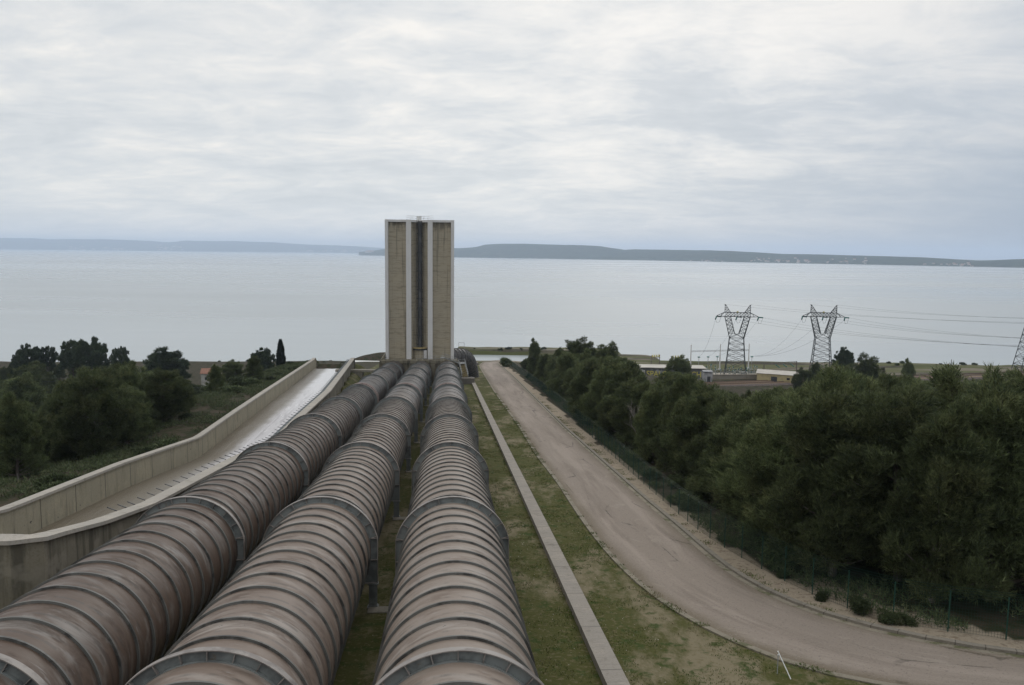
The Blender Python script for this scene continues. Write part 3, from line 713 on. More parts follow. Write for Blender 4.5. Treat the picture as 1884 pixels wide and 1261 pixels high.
# ------------------------------------------------------------------ spillway
def wall_sweep(top, width_vec, hgt, capw, name, matf, matc, label, cat, crest=True, rods=False):
    pts = resample([Vector(p) for p in top], 110)
    if crest:      # the wall head curves down over the weir crest
        d = (pts[-1] - pts[-2]).normalized()
        dh = Vector((d.x, d.y, 0)).normalized(); b = pts[-1]; rr = 5.5
        rise = [b + dh * (rr * math.sin(a)) * 1.15 + Vector((0, 0, .55 * math.sin(min(a * 2, math.pi)) - rr * (1 - math.cos(a)) * .9)) for a in [math.radians(q) for q in range(8, 91, 8)]]
        pts += rise
    root_p = pts[0].copy(); root = thing(name, label, cat, root_p)
    rows = []; crow = []
    for i, p in enumerate(pts):
        d = pts[min(i + 1, len(pts) - 1)] - pts[max(i - 1, 0)]; dh = Vector((d.x, d.y, 0)).normalized(); s = Vector((dh.y, -dh.x, 0))
        q = p - root_p; wv_ = width_vec / 2; hh = hgt if i < 110 else max(hgt, 3.2)
        rows.append([q + s * wv_ - Vector((0, 0, .18)), q - s * wv_ - Vector((0, 0, .18)), q - s * wv_ - Vector((0, 0, hh)), q + s * wv_ - Vector((0, 0, hh))])
        cw = capw / 2
        crow.append([q + s * cw, q - s * cw, q - s * cw - Vector((0, 0, .2)), q + s * cw - Vector((0, 0, .2))])
    a = MB(); a.sweep(rows); a.build('wall', matf, root); c = MB(); c.sweep(crow); c.build('coping', matc, root)
    return root, pts
CHW = [P(-30, 9.55, 37.0), P(-24, 9.62, 37.1), P(-19.02, 9.68, 37.3), P(-19.25, 10.75, 45)] + inner_top[3:]
ow, opts = wall_sweep(outer_top, .45, 4.2, .75, 'spillway_wall', M['chute'], M['chutecap'], 'far concrete spillway side wall with pale coping, panel joints and curved head, beside the bushes', 'wall')
iw, ipts = wall_sweep(CHW, .5, 8.5, 1.0, 'spillway_wall', M['chutedark'], M['chutecap'], 'stained concrete spillway side wall running close along the leftmost penstock', 'wall')
lp = smooth(resample([P(X - .5, D + .26, z) for z, X, D in CH if z > 45], 90), 1); lo_ = Vector(iw.location)
rows = []
for i, p in enumerate(lp):
    d = lp[min(i + 1, 89)] - lp[max(i - 1, 0)]; sdv = Vector((d.y, -d.x, 0)).normalized(); q = p - lo_
    rows.append([q, q - sdv * .75 - Vector((0, 0, .12)), q - sdv * .75 - Vector((0, 0, .32)), q - Vector((0, 0, .3))])
mb = MB(); mb.sweep(rows); mb.build('ledge', M['ledge'], iw)
# iron rods along the wall's water side
rodm = MB(); rodm.bar((0, 0, 0), (-.85, .55, .04), .045); rodme = rodm.mesh('rod', M['darksteel'])
z = 49.0; nrod = 0
while z < 207 and nrod < 96:
    X = np.interp(z, [c[0] for c in CH], [c[1] for c in CH]); D = np.interp(z, [c[0] for c in CH], [c[2] for c in CH])
    p = P(X - .5, D + .06, z) - Vector(iw.location); o = link('rod', rodme, iw, p); nrod += 1; z += 1.68
# water in the chute
rows = []
n = 170; m = 26
cin = resample([P(-19.02, 9.75, 37.7)] + inner_top[3:], n); cout = []
oz_ = [project(p)[2] for p in opts[:110]]
for p in cin:
    z = project(p)[2]; X = np.interp(z, [c[0] for c in CHO], [c[1] for c in CHO]); D = np.interp(z, [c[0] for c in CHO], [c[2] for c in CHO]); cout.append(P(X, D, z))
org = cin[0].copy()
for i, (a, b) in enumerate(zip(cin, cout)):
    row = []
    for k in range(m):
        f = k / (m - 1); p = b.lerp(a, .02 + .95 * f)
        zf = -2.45 + .0 * f
        amp = .10 if project(p)[2] > 85 else .03
        h = vnoise(p.x * 1.0, p.y * .25, 1.3, 4) * amp + vnoise(p.x, p.y * .3, .6, 6) * amp * .7
        lift = max(0, f - .86) / .14 * .55
        row.append(p - org + Vector((0, 0, zf + float(h) + lift)))
    rows.append(row)
# last rows pour over the crest
d = Vector((rows[-1][0] - rows[-3][0])); d.z = 0; d.normalize()
lastr = rows[-1]
for k, (dx_, dz_) in enumerate(((1.0, -.15), (2.2, -.5), (3.6, -1.3), (5, -2.6), (6.2, -4.5), (7, -7))):
    rows.append([p + d * dx_ + Vector((0, 0, dz_)) for p in lastr])
mb = MB(); mb.sweep(rows, close=False, caps=False)
o = mb.build('water', M['foam'], None, 180); o.location = org; set_props(o, kind='structure')

# ------------------------------------------------------------------ low wall, kerbs, road
LFT = Vector((0, 0, 1))
def ribbon(name, L_, R_, lift, thick, m, parts=9):
    rows = []
    for a, b in zip(L_, R_):
        rows.append([a.lerp(b, k / (parts - 1)) + LFT * lift for k in range(parts)])
    mb = MB(); mb.sweep(rows, close=False); return mb.build(name, m, None, 180)
set_props(ribbon('road', left_s, right_s, .06, 0, M['road'], 13), kind='structure')
def offset(pts, off):
    out = []
    for i, p in enumerate(pts):
        d = pts[min(i + 1, len(pts) - 1)] - pts[max(i - 1, 0)]; dh = Vector((d.x, d.y, 0)).normalized(); out.append(p + Vector((dh.y, -dh.x, 0)) * off)
    return out
def strip_solid(name, pts, o0, o1, h0, h1, m, label=None, cat=None, kind=None, parent=None):
    a = offset(pts, o0); b = offset(pts, o1); rows = []; org = pts[0].copy()
    for p, q in zip(a, b): rows.append([p - org + LFT * h1, q - org + LFT * h1, q - org + LFT * h0, p - org + LFT * h0])
    mb = MB(); mb.sweep(rows); o = mb.build(name, m, parent); o.location = org; return set_props(o, label, cat, None, kind)
strip_solid('kerb_strip', left_s, -.26, .06, -.3, .09, M['kerb'], kind='structure')
strip_solid('gutter_strip', right_s, -.30, .04, -.3, .08, M['kerb'], kind='structure')
strip_solid('kerb_strip', right_s, .044, .36, -.3, .21, M['kerbdark'], kind='structure')
lw = [P(7.08, 14.74, z) for z in np.linspace(20, 238, 60)]
lw += [at_ground(866, 683.5) + LFT * .4, at_ground(874.5, 680) + LFT * .4, at_ground(869.5, 670.5) + LFT * .4, at_ground(866, 665) + LFT * .4]
lw = [Vector((p.x, p.y, plane_z(xt(p)[1]) + .40)) for p in lw]
strip_solid('low_wall', lw, -.47, .47, -.9, 0, M['wallcap'], 'long low concrete wall with a flat top between the grass strips', 'wall')
mb = MB(); p = at_ground(875.5, 671); mb.box((0, 0, .3), (1.6, 4, .9)); o = mb.build('concrete_block', M['wallcap']); o.location = p; o.rotation_euler = (0, 0, .2)
set_props(o, 'short concrete block beside the road bend near the tower', 'block')

# ------------------------------------------------------------------ green fence
fpx = [(1960, 1188), (1866, 1180), (1808, 1174), (1707, 1163), (1610, 1142), (1530, 1115), (1468, 1082), (1419, 1058), (1322, 1003), (1279, 972), (1200, 905), (1100, 815), (1000, 723), (960, 690), (938, 672), (926, 664)]
fl_ = smooth(resample([at_ground(a, b) for a, b in fpx], 130), 2)
tot = sum((fl_[i + 1] - fl_[i]).length for i in range(len(fl_) - 1))
FH = 2.05
froot = thing('wire_fence', 'green wire mesh fence with green posts along the right of the road', 'fence', fl_[0])
org = fl_[0]
dist = [0.0]
while dist[-1] < tot - 3: dist.append(dist[-1] + (2.5 if dist[-1] < 120 else 3.6))
cum = [0]
for i in range(len(fl_) - 1): cum.append(cum[-1] + (fl_[i + 1] - fl_[i]).length)
def along(s):
    i = min(max(j for j in range(len(cum)) if cum[j] <= s), len(fl_) - 2); f = (s - cum[i]) / (cum[i + 1] - cum[i]); p = fl_[i].lerp(fl_[i + 1], f)
    return Vector((p.x, p.y, gz(p.x, p.y))) - org
pm = MB(); pm.tube([(0, 0, -.3), (0, 0, FH + .02)], .032, 8); pm.tube([(0, 0, FH + .02), (0, 0, FH + .06)], .045, 8)
pme = pm.mesh('post', M['green'])
for s in dist[:98]: link('post', pme, froot, along(s))
wm_ = MB()
ss = np.arange(0, tot - 1, 1.25); base = [along(float(s)) for s in ss]
for h in [.05 + .15 * k for k in range(13)] + [FH + .0, FH + .14, FH + .28]:
    for i in range(len(base) - 1):
        a = base[i] + LFT * h; b = base[i + 1] + LFT * h
        wm_.bar(a, b, .007 if h < FH else .012)
s = 0
while s < tot - 1:
    p = along(s); wm_.bar(p + LFT * .03, p + LFT * (FH - .05), .007); s += .13 if s < 60 else .2
wm_.build('wire_mesh', M['net'], froot)

# leaning pole and stake by the road
p = at_ground(1455, 1250); q = at_ground(1430, 1218)
mb = MB(); top = at_z(1432, 1200, project(p)[2] + .6); mb.tube([p - p, (p.lerp(top, .5) - p), top - p], .022, 8); mb.tube([top - p, top - p + Vector((-.02, 0, .04))], .03, 8)
o = mb.build('white_pole', M['white']); o.location = p; set_props(o, 'thin white pole leaning over at the bottom edge of the grass', 'pole')
p = at_ground(1430, 1240); mb = MB(); mb.tube([(0, 0, -.1), (0, 0, .85)], .022, 8); mb.box((0, 0, .86), (.06, .06, .03)); o = mb.build('metal_stake', M['galv']); o.location = p
set_props(o, 'short grey metal stake upright beside the leaning white pole', 'stake')
p = at_ground(861, 707); o = thing('valve_box', 'small dark double box on the green strip near the stairs', 'box', p)
for s in (-.55, .55):
    mb = MB(); mb.box((s, 0, .45), (.95, .9, 1.0), taper=.92); mb.box((s, 0, 1.0), (1.0, .95, .08)); mb.build('cover', M['black'], o)

# ------------------------------------------------------------------ surge tower
tz = 222
tf = at_z(772.5, 655, tz); TE = tf.z - .0
ang = math.atan2(-AH.x, AH.y)
trot = ang
PZ = 30.7
tower = thing('surge_tower', 'tall square concrete surge tower with white corner fins at the lower end of the penstocks', 'tower', (tf.x, tf.y, PZ), trot)
HW = 9.25; HT = at_z(772.5, 405.6, tz).z - PZ
core = MB()
def side_prof():   # half profile of one face, x from -HW to HW, y recess
    pts = [(-HW + .74, .9)]
    for k in range(1, 8):
        f = k / 8; x = (-HW + .74) + f * ((-3.63) - (-HW + .74)); pts.append((x, .9 + .7 * math.sin(f * math.pi)))
    pts.append((-3.63, .9)); pts.append((-3.0, .9)); pts.append((-2.3, 1.2))
    for k in range(1, 4): f = k / 4; pts.append((-2.3 + 2.3 * f, 1.2 + 1.9 * math.sin(f * math.pi / 2)))
    r = [(-x, y) for x, y in reversed(pts)]
    return pts + [(0, 3.1)] + r
prof = side_prof(); outline = []
for k in range(4):
    a = k * math.pi / 2; c_, s_ = math.cos(a), math.sin(a)
    for x, y in prof:
        X_, Y_ = x, y - HW; outline.append((X_ * c_ - Y_ * s_, X_ * s_ + Y_ * c_ + HW))
core.prism(outline, 0, HT - .45); core.build('shaft_wall', M['tower'], tower, 30)
fm = []
for k in range(4):
    a = k * math.pi / 2; c_, s_ = math.cos(a), math.sin(a)
    def tr(x, y): Y_ = y - HW; return (x * c_ - Y_ * s_, x * s_ + Y_ * c_ + HW)
    for x0, x1 in ((-3.63, -2.3), (2.15, 3.45)):
        mb = MB(); mb.prism([tr(x0, 0), tr(x1, 0), tr(x1, 1.3), tr(x0, 1.3)], 0, HT); mb.build('fin', M['fin'], tower)
    mb = MB(); mb.prism([tr(-HW, 0), tr(-HW + .76, 0), tr(-HW + .95, .98), tr(-HW + .98, .95), tr(-HW, .76)], 0, HT); mb.build('corner_fin', M['fin'], tower)
    # lip at the top following the recess
    lip = MB(); vs = []
    pr2 = [(-HW + .76, .3)] + [(x, max(y - .55, .3)) for x, y in prof if abs(x) < HW - .8] + [(HW - .76, .3)]
    for x, y in pr2:
        a0 = tr(x, y); a1 = tr(x * .98, y + 1.6); vs += [(a0[0], a0[1], HT - .60), (a0[0], a0[1], HT - .004), (a1[0], a1[1], HT - .004), (a1[0], a1[1], HT - .60)]
    fs = []
    for i in range(len(pr2) - 1):
        for j in range(4): fs.append((i * 4 + j, i * 4 + (j + 1) % 4, (i + 1) * 4 + (j + 1) % 4, (i + 1) * 4 + j))
    lip.add(vs, fs + [(0, 1, 2, 3), ((len(pr2) - 1) * 4 + 3, (len(pr2) - 1) * 4 + 2, (len(pr2) - 1) * 4 + 1, (len(pr2) - 1) * 4)]); lip.build('parapet', M['fin'], tower)
# riser pipe and bands in the middle recess
mb = MB(); mb.tube([(.0, 2.1, 3.2), (.0, 2.1, HT - .35)], .60, 20); rz_ = mb.build('riser_pipe', M['shaft'], tower, 40)
mb = MB()
for k in range(14):
    z = 3.8 + k * (HT - 5) / 13
    mb.tube([(0, 2.1, z), (0, 2.1, z + .14)], .72, 20)
    mb.bar((.1, 1.40, z + .1), (.72, 1.5, z - .75), .14); mb.bar((-.7, 2.1, z), (-.7, 3.1, z), .12); mb.bar((.7, 2.1, z), (.7, 3.1, z), .12)
mb.build('pipe_band', M['darksteel'], rz_)
mb = MB()
for s in (-.82, -.38): mb.bar((s, 1.35, 3.2), (s, 1.35, HT), .07)
for k in range(int((HT - 4) / .4)): mb.bar((-.82, 1.35, 3.4 + k * .4), (-.38, 1.35, 3.4 + k * .4), .04)
for k in range(22):
    z = 5 + k * 1.45
    for i in range(8):
        a, b = math.pi * i / 8, math.pi * (i + 1) / 8
        mb.bar((-.6 + .42 * math.cos(a), 1.35 - .6 * math.sin(a), z), (-.6 + .42 * math.cos(b), 1.35 - .6 * math.sin(b), z), .032)
mb.build('ladder', M['darksteel'], tower)
mb = MB(); n = 12
prof2 = [(2.15 * math.sin(a), 2.2 - 1.9 * math.cos(a)) for a in [math.radians(-88 + 176 * k / n) for k in range(n + 1)]]
mb.prism(prof2 + [(2.1, 2.6), (-2.1, 2.6)], 2.75, 3.05); mb.build('platform', M['tread'], tower)
mb = MB(); mb.prism([(x * .96, y + .12) for x, y in prof2] + [(2.0, 2.6), (-2.0, 2.6)], 2.35, 2.75); mb.build('platform_beam', M['darksteel'], tower)
mb = MB(); mb.prism([(1.9 * math.sin(a), 2.6 - 1.7 * math.cos(a)) for a in [math.radians(-88 + 176 * k / n) for k in range(n + 1)]], 0, 2.35); mb.build('base_drum', M['tower'], tower, 40)
mb = MB(); mb.box((1.45, .9, 1.2), (.85, .12, 2.3)); d_ = mb.build('door', M['fin'], tower); mb = MB(); mb.box((1.2, .82, 1.1), (.05, .05, .25)); mb.build('handle', M['darksteel'], d_)
mb = MB()
def railing(mb, pts, h=1.1, step=1.5, w=.05, rails=(1.0, .5)):
    pts = [Vector(p) for p in pts]
    for a, b in zip(pts, pts[1:]):
        n = max(1, int((b - a).length / step))
        for k in range(n + 1): q = a.lerp(b, k / n); mb.bar(q, q + LFT * h, w)
        for r in rails: mb.bar(a + LFT * h * r, b + LFT * h * r, w)
railing(mb, [(-3.4, .4, HT), (-2.4, 1.8, HT), (-.9, 4.2, HT), (.9, 4.2, HT), (2.4, 1.8, HT), (3.6, .4, HT)], w=.035)
railing(mb, [(-3.0, 3.4, HT), (-1, 6, HT), (1, 6, HT), (3.0, 3.4, HT)], w=.035)
mb.build('top_railing', M['galv'], tower)
mb = MB(); mb.tube([(-.2, 3.4, HT - .1), (-.2, 3.4, HT + .95)], .62, 16); mb.tube([(-.2, 3.4, HT + .95), (-.2, 3.4, HT + 1.05)], .7, 16); mb.build('vent_cap', M['white'], tower, 40)

# pedestal
ped = thing('tower_pedestal', 'dark stained concrete pedestal under the tower where the three penstocks enter', 'pedestal', (tf.x, tf.y, PZ), trot)
mb = MB(); GZ = plane_z(215) - PZ - 1
mb.prism([(-10.0, -3.0), (10.2, -3.0), (10.2, 21), (-10.0, 21)], GZ, 0.0); mb.prism([(-10.3, -3.3), (10.5, -3.3), (10.5, -2.4), (-10.3, -2.4)], -.75, .03)
mb.prism([(2.4, -3.8), (4.2, -3.8), (4.2, -2.9), (2.4, -2.9)], GZ, -.9)
mb.build('base', M['pedestal'], ped)
mb = MB()
for x0 in (-14, ):
    vs = [(-10.05, y, z) for y in (-1, 16) for z in (GZ, 1.4)] + [(-11.9, y, GZ) for y in (-1, 16)] + [(-11.2, y, -1.2) for y in (-1, 16)]
    mb.add([(-9.4, -1, GZ), (-11.2, -1, GZ), (-10.9, -1, -.6), (-9.4, -1, 1.3), (-9.4, 16, GZ), (-11.2, 16, GZ), (-10.9, 16, -.6), (-9.4, 16, 1.3)], [(0, 1, 2, 3), (7, 6, 5, 4), (0, 4, 5, 1), (1, 5, 6, 2), (2, 6, 7, 3), (3, 7, 4, 0)])
mb.build('buttress', M['pedestal'], ped)
mb = MB(); railing(mb, [(-.8, -3.0, .03), (5.8, -3.0, .03)], h=1.2, w=.06); railing(mb, [(5.8, -3.0, .03), (6.3, -3.0, -.2)], h=1.5, w=.08); mb.build('railing', M['galv'], ped)
# walkway and stairs
sw = thing('access_stairway', 'sloping steel walkway and yellow-treaded stairs down the right side of the pedestal', 'stairs', (tf.x, tf.y, PZ), trot)
def tloc(px, py, z): return tower.matrix_world.inverted() @ at_z(px, py, z)
bpy.context.view_layer.update()
a = tloc(817, 658.5, 214.5); b = tloc(842, 668, 217); c3 = b
mb = MB(); mb.bar(a, b, 1.5, .14); mb.bar(a + Vector((-.8, .3, 0)), a, 1.5, .14); mb.box(tloc(849, 668.6, 218), (2.0, 1.8, .14)); mb.build('walkway_deck', M['galv'], sw)
mb = MB()
for off in (-.75, .75):
    dd = (b - a).normalized(); sd_ = dd.cross(LFT).normalized() * off
    railing(mb, [a + sd_, b + sd_], h=1.15, step=.5, w=.045, rails=(1.0, .5, .1))
q_ = tloc(849, 668.6, 218); railing(mb, [q_ + Vector((-.9, -.9, 0)), q_ + Vector((.9, -.9, 0)), q_ + Vector((.9, .9, 0))], w=.05)
mb.build('railing', M['galv'], sw)
s0 = tloc(849.5, 668.5, 218); e = tloc(856, 694, 213); nst = 16
mb = MB()
for k in range(nst):
    q = s0.lerp(e, (k + .5) / nst); mb.box(q, (1.5, .32, .06))
mb.build('stair_tread', M['tread'], sw)
mb = MB()
for off in (-.8, .8): mb.bar(s0 + Vector((off, 0, -.1)), e + Vector((off, 0, -.1)), .08, .3)
mb.build('stringer', M['galv'], sw)
mb = MB()
for off in (-.8, .8): railing(mb, [s0 + Vector((off, 0, 0)), e + Vector((off, 0, 0))], h=1.05, step=1.0, w=.06, rails=(1.0, .55))
mb.build('railing', M['galv'], sw)

mb = MB(); mb.box(e + Vector((.6, -1.0, -1.0)), (3.6, 2.2, 1.9)); mb.build('landing', M['wallcap'], sw)
# downstream pipe bend right of the tower
bp = []
c0 = at_z(852, 659, 230)
path = [c0 + Vector(q) for q in ((-4.5, -4, .4), (-2.4, -2.4, .35), (-.9, -.6, .2), (.2, 2.2, -.5), (.9, 5.4, -2.2), (1.3, 8.5, -5), (1.6, 12, -9))]
br = thing('pipe_bend', 'curved end of ribbed steel pipe emerging to the right of the tower', 'pipe bend', c0)
pp = smooth(resample([p - c0 for p in path], 40), 3)
mb = MB(); mb.tube(pp, 2.55, 40); mb.build('shell', M['bend'], br, 60)
for k in range(2, 38, 2):
    d = (pp[k + 1] - pp[k]).normalized() * .06; mb = MB(); mb.tube([pp[k] - d, pp[k] + d], 2.70, 40); mb.build('stiffener_ring', M['ring'], br, 40)
mb = MB()
p1 = c0 + Vector((-1.2, -1.5, 2.6)) - c0; railing(mb, [p1, p1 + Vector((1.6, 0, 0))], h=1.9, step=1.6, w=.07, rails=(1,)); mb.build('railing', M['galv'], br)

# concrete beam bridging from the spillway wall toward the left penstock
pA = at_z(645, 681.5, 196); pB = at_z(690, 680, 196)
mb = MB(); L_ = (pB - pA).length; mb.box((L_ / 2 - 1, 0, -.25), (L_ + 5, 1.8, .5)); mb.box((1.2, 0, -1.6), (3.6, 1.6, 2.2)); o = mb.build('concrete_beam', M['conc']); o.location = pA + Vector((0, 0, .2))
set_props(o, 'concrete beam and block spanning from the spillway wall to the leftmost penstock', 'beam')

# ------------------------------------------------------------------ railway
def rail_pt(s, off=0): return Vector((RA[0] + rd[0] * s + rn[0] * off, RA[1] + rd[1] * s + rn[1] * off, float(np.clip(12 - 4 * s / RL, 4, 16))))
segs = [(-140, 62, 'double railway track on the left beyond the pines'), (235, 620, 'double railway track on the right in front of the substation')]
for s0_, s1_, lab in segs:
    tr_ = thing('railway_track', lab, 'railway track', rail_pt(s0_))
    og = rail_pt(s0_); mb = MB(); rows = []
    for s in np.linspace(s0_, s1_, 12):
        rows.append([rail_pt(s, q) - og + LFT * h for q, h in ((-5.6, -1.2), (-4.4, 0), (4.4, 0), (5.6, -1.2))])
    mb.sweep(rows, close=False); mb.build('ballast_bed', M['ballast'], tr_)
    for q in (-2.9, -1.46, 1.46, 2.9):
        mb = MB(); mb.bar(rail_pt(s0_, q) - og + LFT * .26, rail_pt(s1_, q) - og + LFT * .26, .10, .16); mb.build('rail', M['rail'], tr_)
    mb = MB(); s = s0_
    while s < s1_:
        for q in (-2.18, 2.18): mb.bar(rail_pt(s, q - 1.25) - og + LFT * .10, rail_pt(s, q + 1.25) - og + LFT * .10, .34, .16)
        s += .75
    set_props(mb.build('sleepers', M['sleeper'], tr_), kind='stuff')

# ------------------------------------------------------------------ pylons
def lattice(mb, A, B, n, w=.14, wb=.09, faces=((0, 1), (1, 2), (2, 3), (3, 0))):
    """A, B: lists of 4 corner points (bottom, top); n bays with crossed braces"""
    for a, b in zip(A, B): mb.bar(a, b, w)
    for i, j in faces:
        for k in range(n):
            f0, f1 = k / n, (k + 1) / n
            p0, p1 = A[i].lerp(B[i], f0), A[i].lerp(B[i], f1); q0, q1 = A[j].lerp(B[j], f0), A[j].lerp(B[j], f1)
            mb.bar(p0, q1, wb); mb.bar(q0, p1, wb); mb.bar(p1, q1, wb)
def sq(cx, hx, hy, z, cy=0): return [Vector((cx - hx, cy - hy, z)), Vector((cx + hx, cy - hy, z)), Vector((cx + hx, cy + hy, z)), Vector((cx - hx, cy + hy, z))]
def insul(parent, a, b):
    mb = MB(); a = Vector(a); b = Vector(b); n = 9
    pts = []; rad = []
    for k in range(n * 2): pts.append(a.lerp(b, k / (2 * n - 1))); rad.append(.30 if k % 2 else .13)
    mb.tube(pts, rad, 8); return mb.build('insulator', M['glassins'], parent)
def make_pylon(loc, rz, label):
    root = thing('electricity_pylon', label, 'pylon', loc, rz, 'lattice pylons on the shore')
    mb = MB(); lattice(mb, sq(0, 5, 4.2, 0), sq(0, 3.9, 3.2, 8.2), 2, .26, .13); lattice(mb, sq(0, 3.9, 3.2, 8.2), sq(0, 3.05, 2.0, 18.7), 4, .24, .12)
    mb.build('body', M['pylon'], root)
    mb = MB()
    for s in (-1, 1):
        A = [Vector((s * 3.05, -2.0, 18.7)), Vector((s * .9, -1.7, 20.6)), Vector((s * .9, 1.7, 20.6)), Vector((s * 3.05, 2.0, 18.7))]
        B = sq(s * 4.15, 1.25, .75, 28.1)
        if s > 0: B = [B[1], B[0], B[3], B[2]]
        lattice(mb, A, B, 5, .22, .11)
        mb.bar((s * 3.05, -2, 18.7), (-s * .9, -1.7, 20.6), .16); mb.bar((s * 3.05, 2, 18.7), (-s * .9, 1.7, 20.6), .16)
    mb.build('fork', M['pylon'], root)
    mb = MB(); lattice(mb, [Vector((-5.5, -.8, 28.1)), Vector((-5.5, .8, 28.1)), Vector((-5.5, .8, 29.9)), Vector((-5.5, -.8, 29.9))], [Vector((5.5, -.8, 28.1)), Vector((5.5, .8, 28.1)), Vector((5.5, .8, 29.9)), Vector((5.5, -.8, 29.9))], 8, .22, .11)
    for s in (-1, 1):
        for y in (-.8, .8):
            mb.bar((s * 5.5, y, 28.1), (s * 8.9, 0, 28.2), .2); mb.bar((s * 5.5, y, 29.9), (s * 8.9, 0, 28.25), .2); mb.bar((s * 7.2, y * .5, 28.15), (s * 6.6, y * .65, 29.3), .1); mb.bar((s * 7.2, y * .5, 28.15), (s * 5.5, y, 29.9), .1)
    mb.build('crossarm', M['pylon'], root)
    mb = MB()
    for s in (-1, 1):
        A = sq(s * 4.2, 1.25, .7, 29.9); B = sq(s * 5.3, .12, .12, 33.3); lattice(mb, A, B, 3, .18, .1); mb.bar((s * 5.3, 0, 33.3), (s * 5.9, 0, 33.5), .15)
    mb.build('peak', M['pylon'], root)
    mb = MB(); mb.box((0, -.2, 30.2), (.7, .3, .6)); mb.build('number_plate', M['graffy'], root)
    for x in (-8.9, -.2, 8.9):
        insul(root, (x, -.3, 28.0), (x - .5, -2.2, 26.9)); insul(root, (x + .2, .3, 28.0), (x + 2.0, 1.6, 27.8))
        mb = MB(); mb.tube([(x - .5, -2.2, 26.9), (x + .2, -1, 25.3), (x + 1.2, .6, 25.4), (x + 2.0, 1.6, 27.8)], .05, 5); mb.build('jumper_wire', M['wire'], root)
    return root
p1 = at_elev(1352, 699, 4.6); p2 = at_elev(1509, 698, 4.6)
py1 = make_pylon(p1, -.22, 'lattice steel pylon with forked head, left one of the pair, behind the yellow shed')
py2 = make_pylon(p2, -.22, 'lattice steel pylon with forked head, right one of the pair, beside the round pine')
# third pylon cut by the picture's right edge
p3 = at_elev(1900, 686, 3.5)
r3 = thing('electricity_pylon', 'tapering lattice pylon cut by the right edge of the view', 'pylon', p3, -.2, 'lattice pylons on the shore')
mb = MB(); lattice(mb, sq(0, 7.6, 6.0, 0), sq(0, 1.2, 1.2, 40), 11, .26, .13); mb.build('body', M['pylon'], r3)
mb = MB(); lattice(mb, sq(0, 1.2, 1.2, 40), sq(0, .2, .2, 50), 3, .2, .1)
for z in (36, 41):
    for s in (-1, 1): mb.bar((0, s, z), (0, s * 8, z + .3), .22); mb.bar((0, s, z + 1.5), (0, s * 8, z + .3), .2)
mb.build('crossarm', M['pylon'], r3)
bpy.context.view_layer.update()
def wire(a, b, sag, label, grp, r=.026, n=20):
    a = Vector(a); b = Vector(b); pts = [a.lerp(b, k / n) - LFT * (sag * 4 * (k / n) * (1 - k / n)) - a for k in range(n + 1)]
    mb = MB(); mb.tube(pts, r, 4); o = mb.build('power_line', M['wire']); o.location = a; set_props(o, label, 'cable', grp)
ends = []
for (px, z_), nm in (((2230, 168), 'left'), ((2230, 205), 'right')):
    d = ray(px, 600); q = CAM + d * z_; q = Vector((q.x, q.y, gz(q.x, q.y)))
    ends.append(copy_tree(py1)); ends[-1].location = q; ends[-1].rotation_euler = (0, 0, -.75)
    ends[-1]['label'] = 'forked pylon up the line from the %s one, beyond the right edge' % nm
bpy.context.view_layer.update()
for py, nm, en in ((py1, 'left', ends[0]), (py2, 'right', ends[1])):
    for x in (-8.9, -.2, 8.9):
        a = py.matrix_world @ Vector((x + 2.0, 1.6, 27.8)); b = en.matrix_world @ Vector((x, 0, 28))
        wire(a, b, 3.0, 'conductor strung from the %s forked pylon toward the right edge' % nm, 'conductors from the %s pylon' % nm)
    for s in (-1, 1):
        a = py.matrix_world @ Vector((s * 5.9, 0, 33.5)); b = en.matrix_world @ Vector((s * 5.9, 0, 33.5))
        wire(a, b, 2.0, 'thin earth wire from the peaks of the %s forked pylon' % nm, 'earth wires of the %s pylon' % nm, r=.022)

# ------------------------------------------------------------------ substation
ZS = 3.3
def sp(px, py, h=ZS):
    p = at_elev(px, py, h); return p
def place(px, z):   # point on the land at picture column px and distance z
    d = ray(px, 600); p = CAM + d * z; return Vector((p.x, p.y, gz(p.x, p.y)))
def gantry(p0, pts, hgt, name, label, mpost, mbeam, beamz, peak=0, w=.35):
    root = thing(name, label, 'gantry', p0)
    for q in pts:
        mb = MB(); mb.tube([q, q + LFT * hgt], [w, w * .55], 8); mb.box(q + LFT * .3, (w * 3, w * 3, .8)); mb.build('post', mpost, root)
    mb = MB()
    for a, b in zip(pts, pts[1:]):
        for dz_ in (0, .5): mb.bar(a + LFT * (beamz + dz_), b + LFT * (beamz + dz_), .14)
        n = 8
        for k in range(n): mb.bar(a.lerp(b, k / n) + LFT * beamz, a.lerp(b, (k + 1) / n) + LFT * (beamz + .5), .08)
    mb.build('beam', mbeam, root); return root
q0 = place(1273, 398); pts = [Vector((0, 0, 0)), place(1327, 402) - q0, place(1380, 406) - q0]
for q in pts: q.z = 0
gantry(q0, pts, 12.8, 'substation_gantry', 'tall white three-post gantry behind the left pylon', M['fin'], M['galv'], 9.3)
q0 = place(1409, 360); pts = [Vector((0, 0, 0)), place(1469, 368) - q0]
for q in pts: q.z = 0
g2 = gantry(q0, pts, 6.6, 'substation_gantry', 'low brown portal with green insulators above the yellow shed', M['bark'], M['bark'], 6.0, w=.35)
for f in (.35, .58, .8):
    q = pts[0].lerp(pts[1], f); insul(g2, q + LFT * 5.5, q + Vector((1.8, 0, 4.3)))
q0 = place(1200, 352); pts = [Vector((0, 0, 0)), place(1215.5, 354) - q0]
for q in pts: q.z = 0
g3 = gantry(q0, pts, 8.2, 'substation_gantry', 'small dark portal carrying yellow insulators behind the graffiti building', M['bark'], M['bark'], 6.8, w=.25)
for f in (.15, .4, .65, .9):
    q = pts[0].lerp(pts[1], f); mb = MB(); mb.tube([q + LFT * 7.3, q + LFT * 8.3], [.35, .2], 8); mb.build('insulator', M['graffy'], g3)
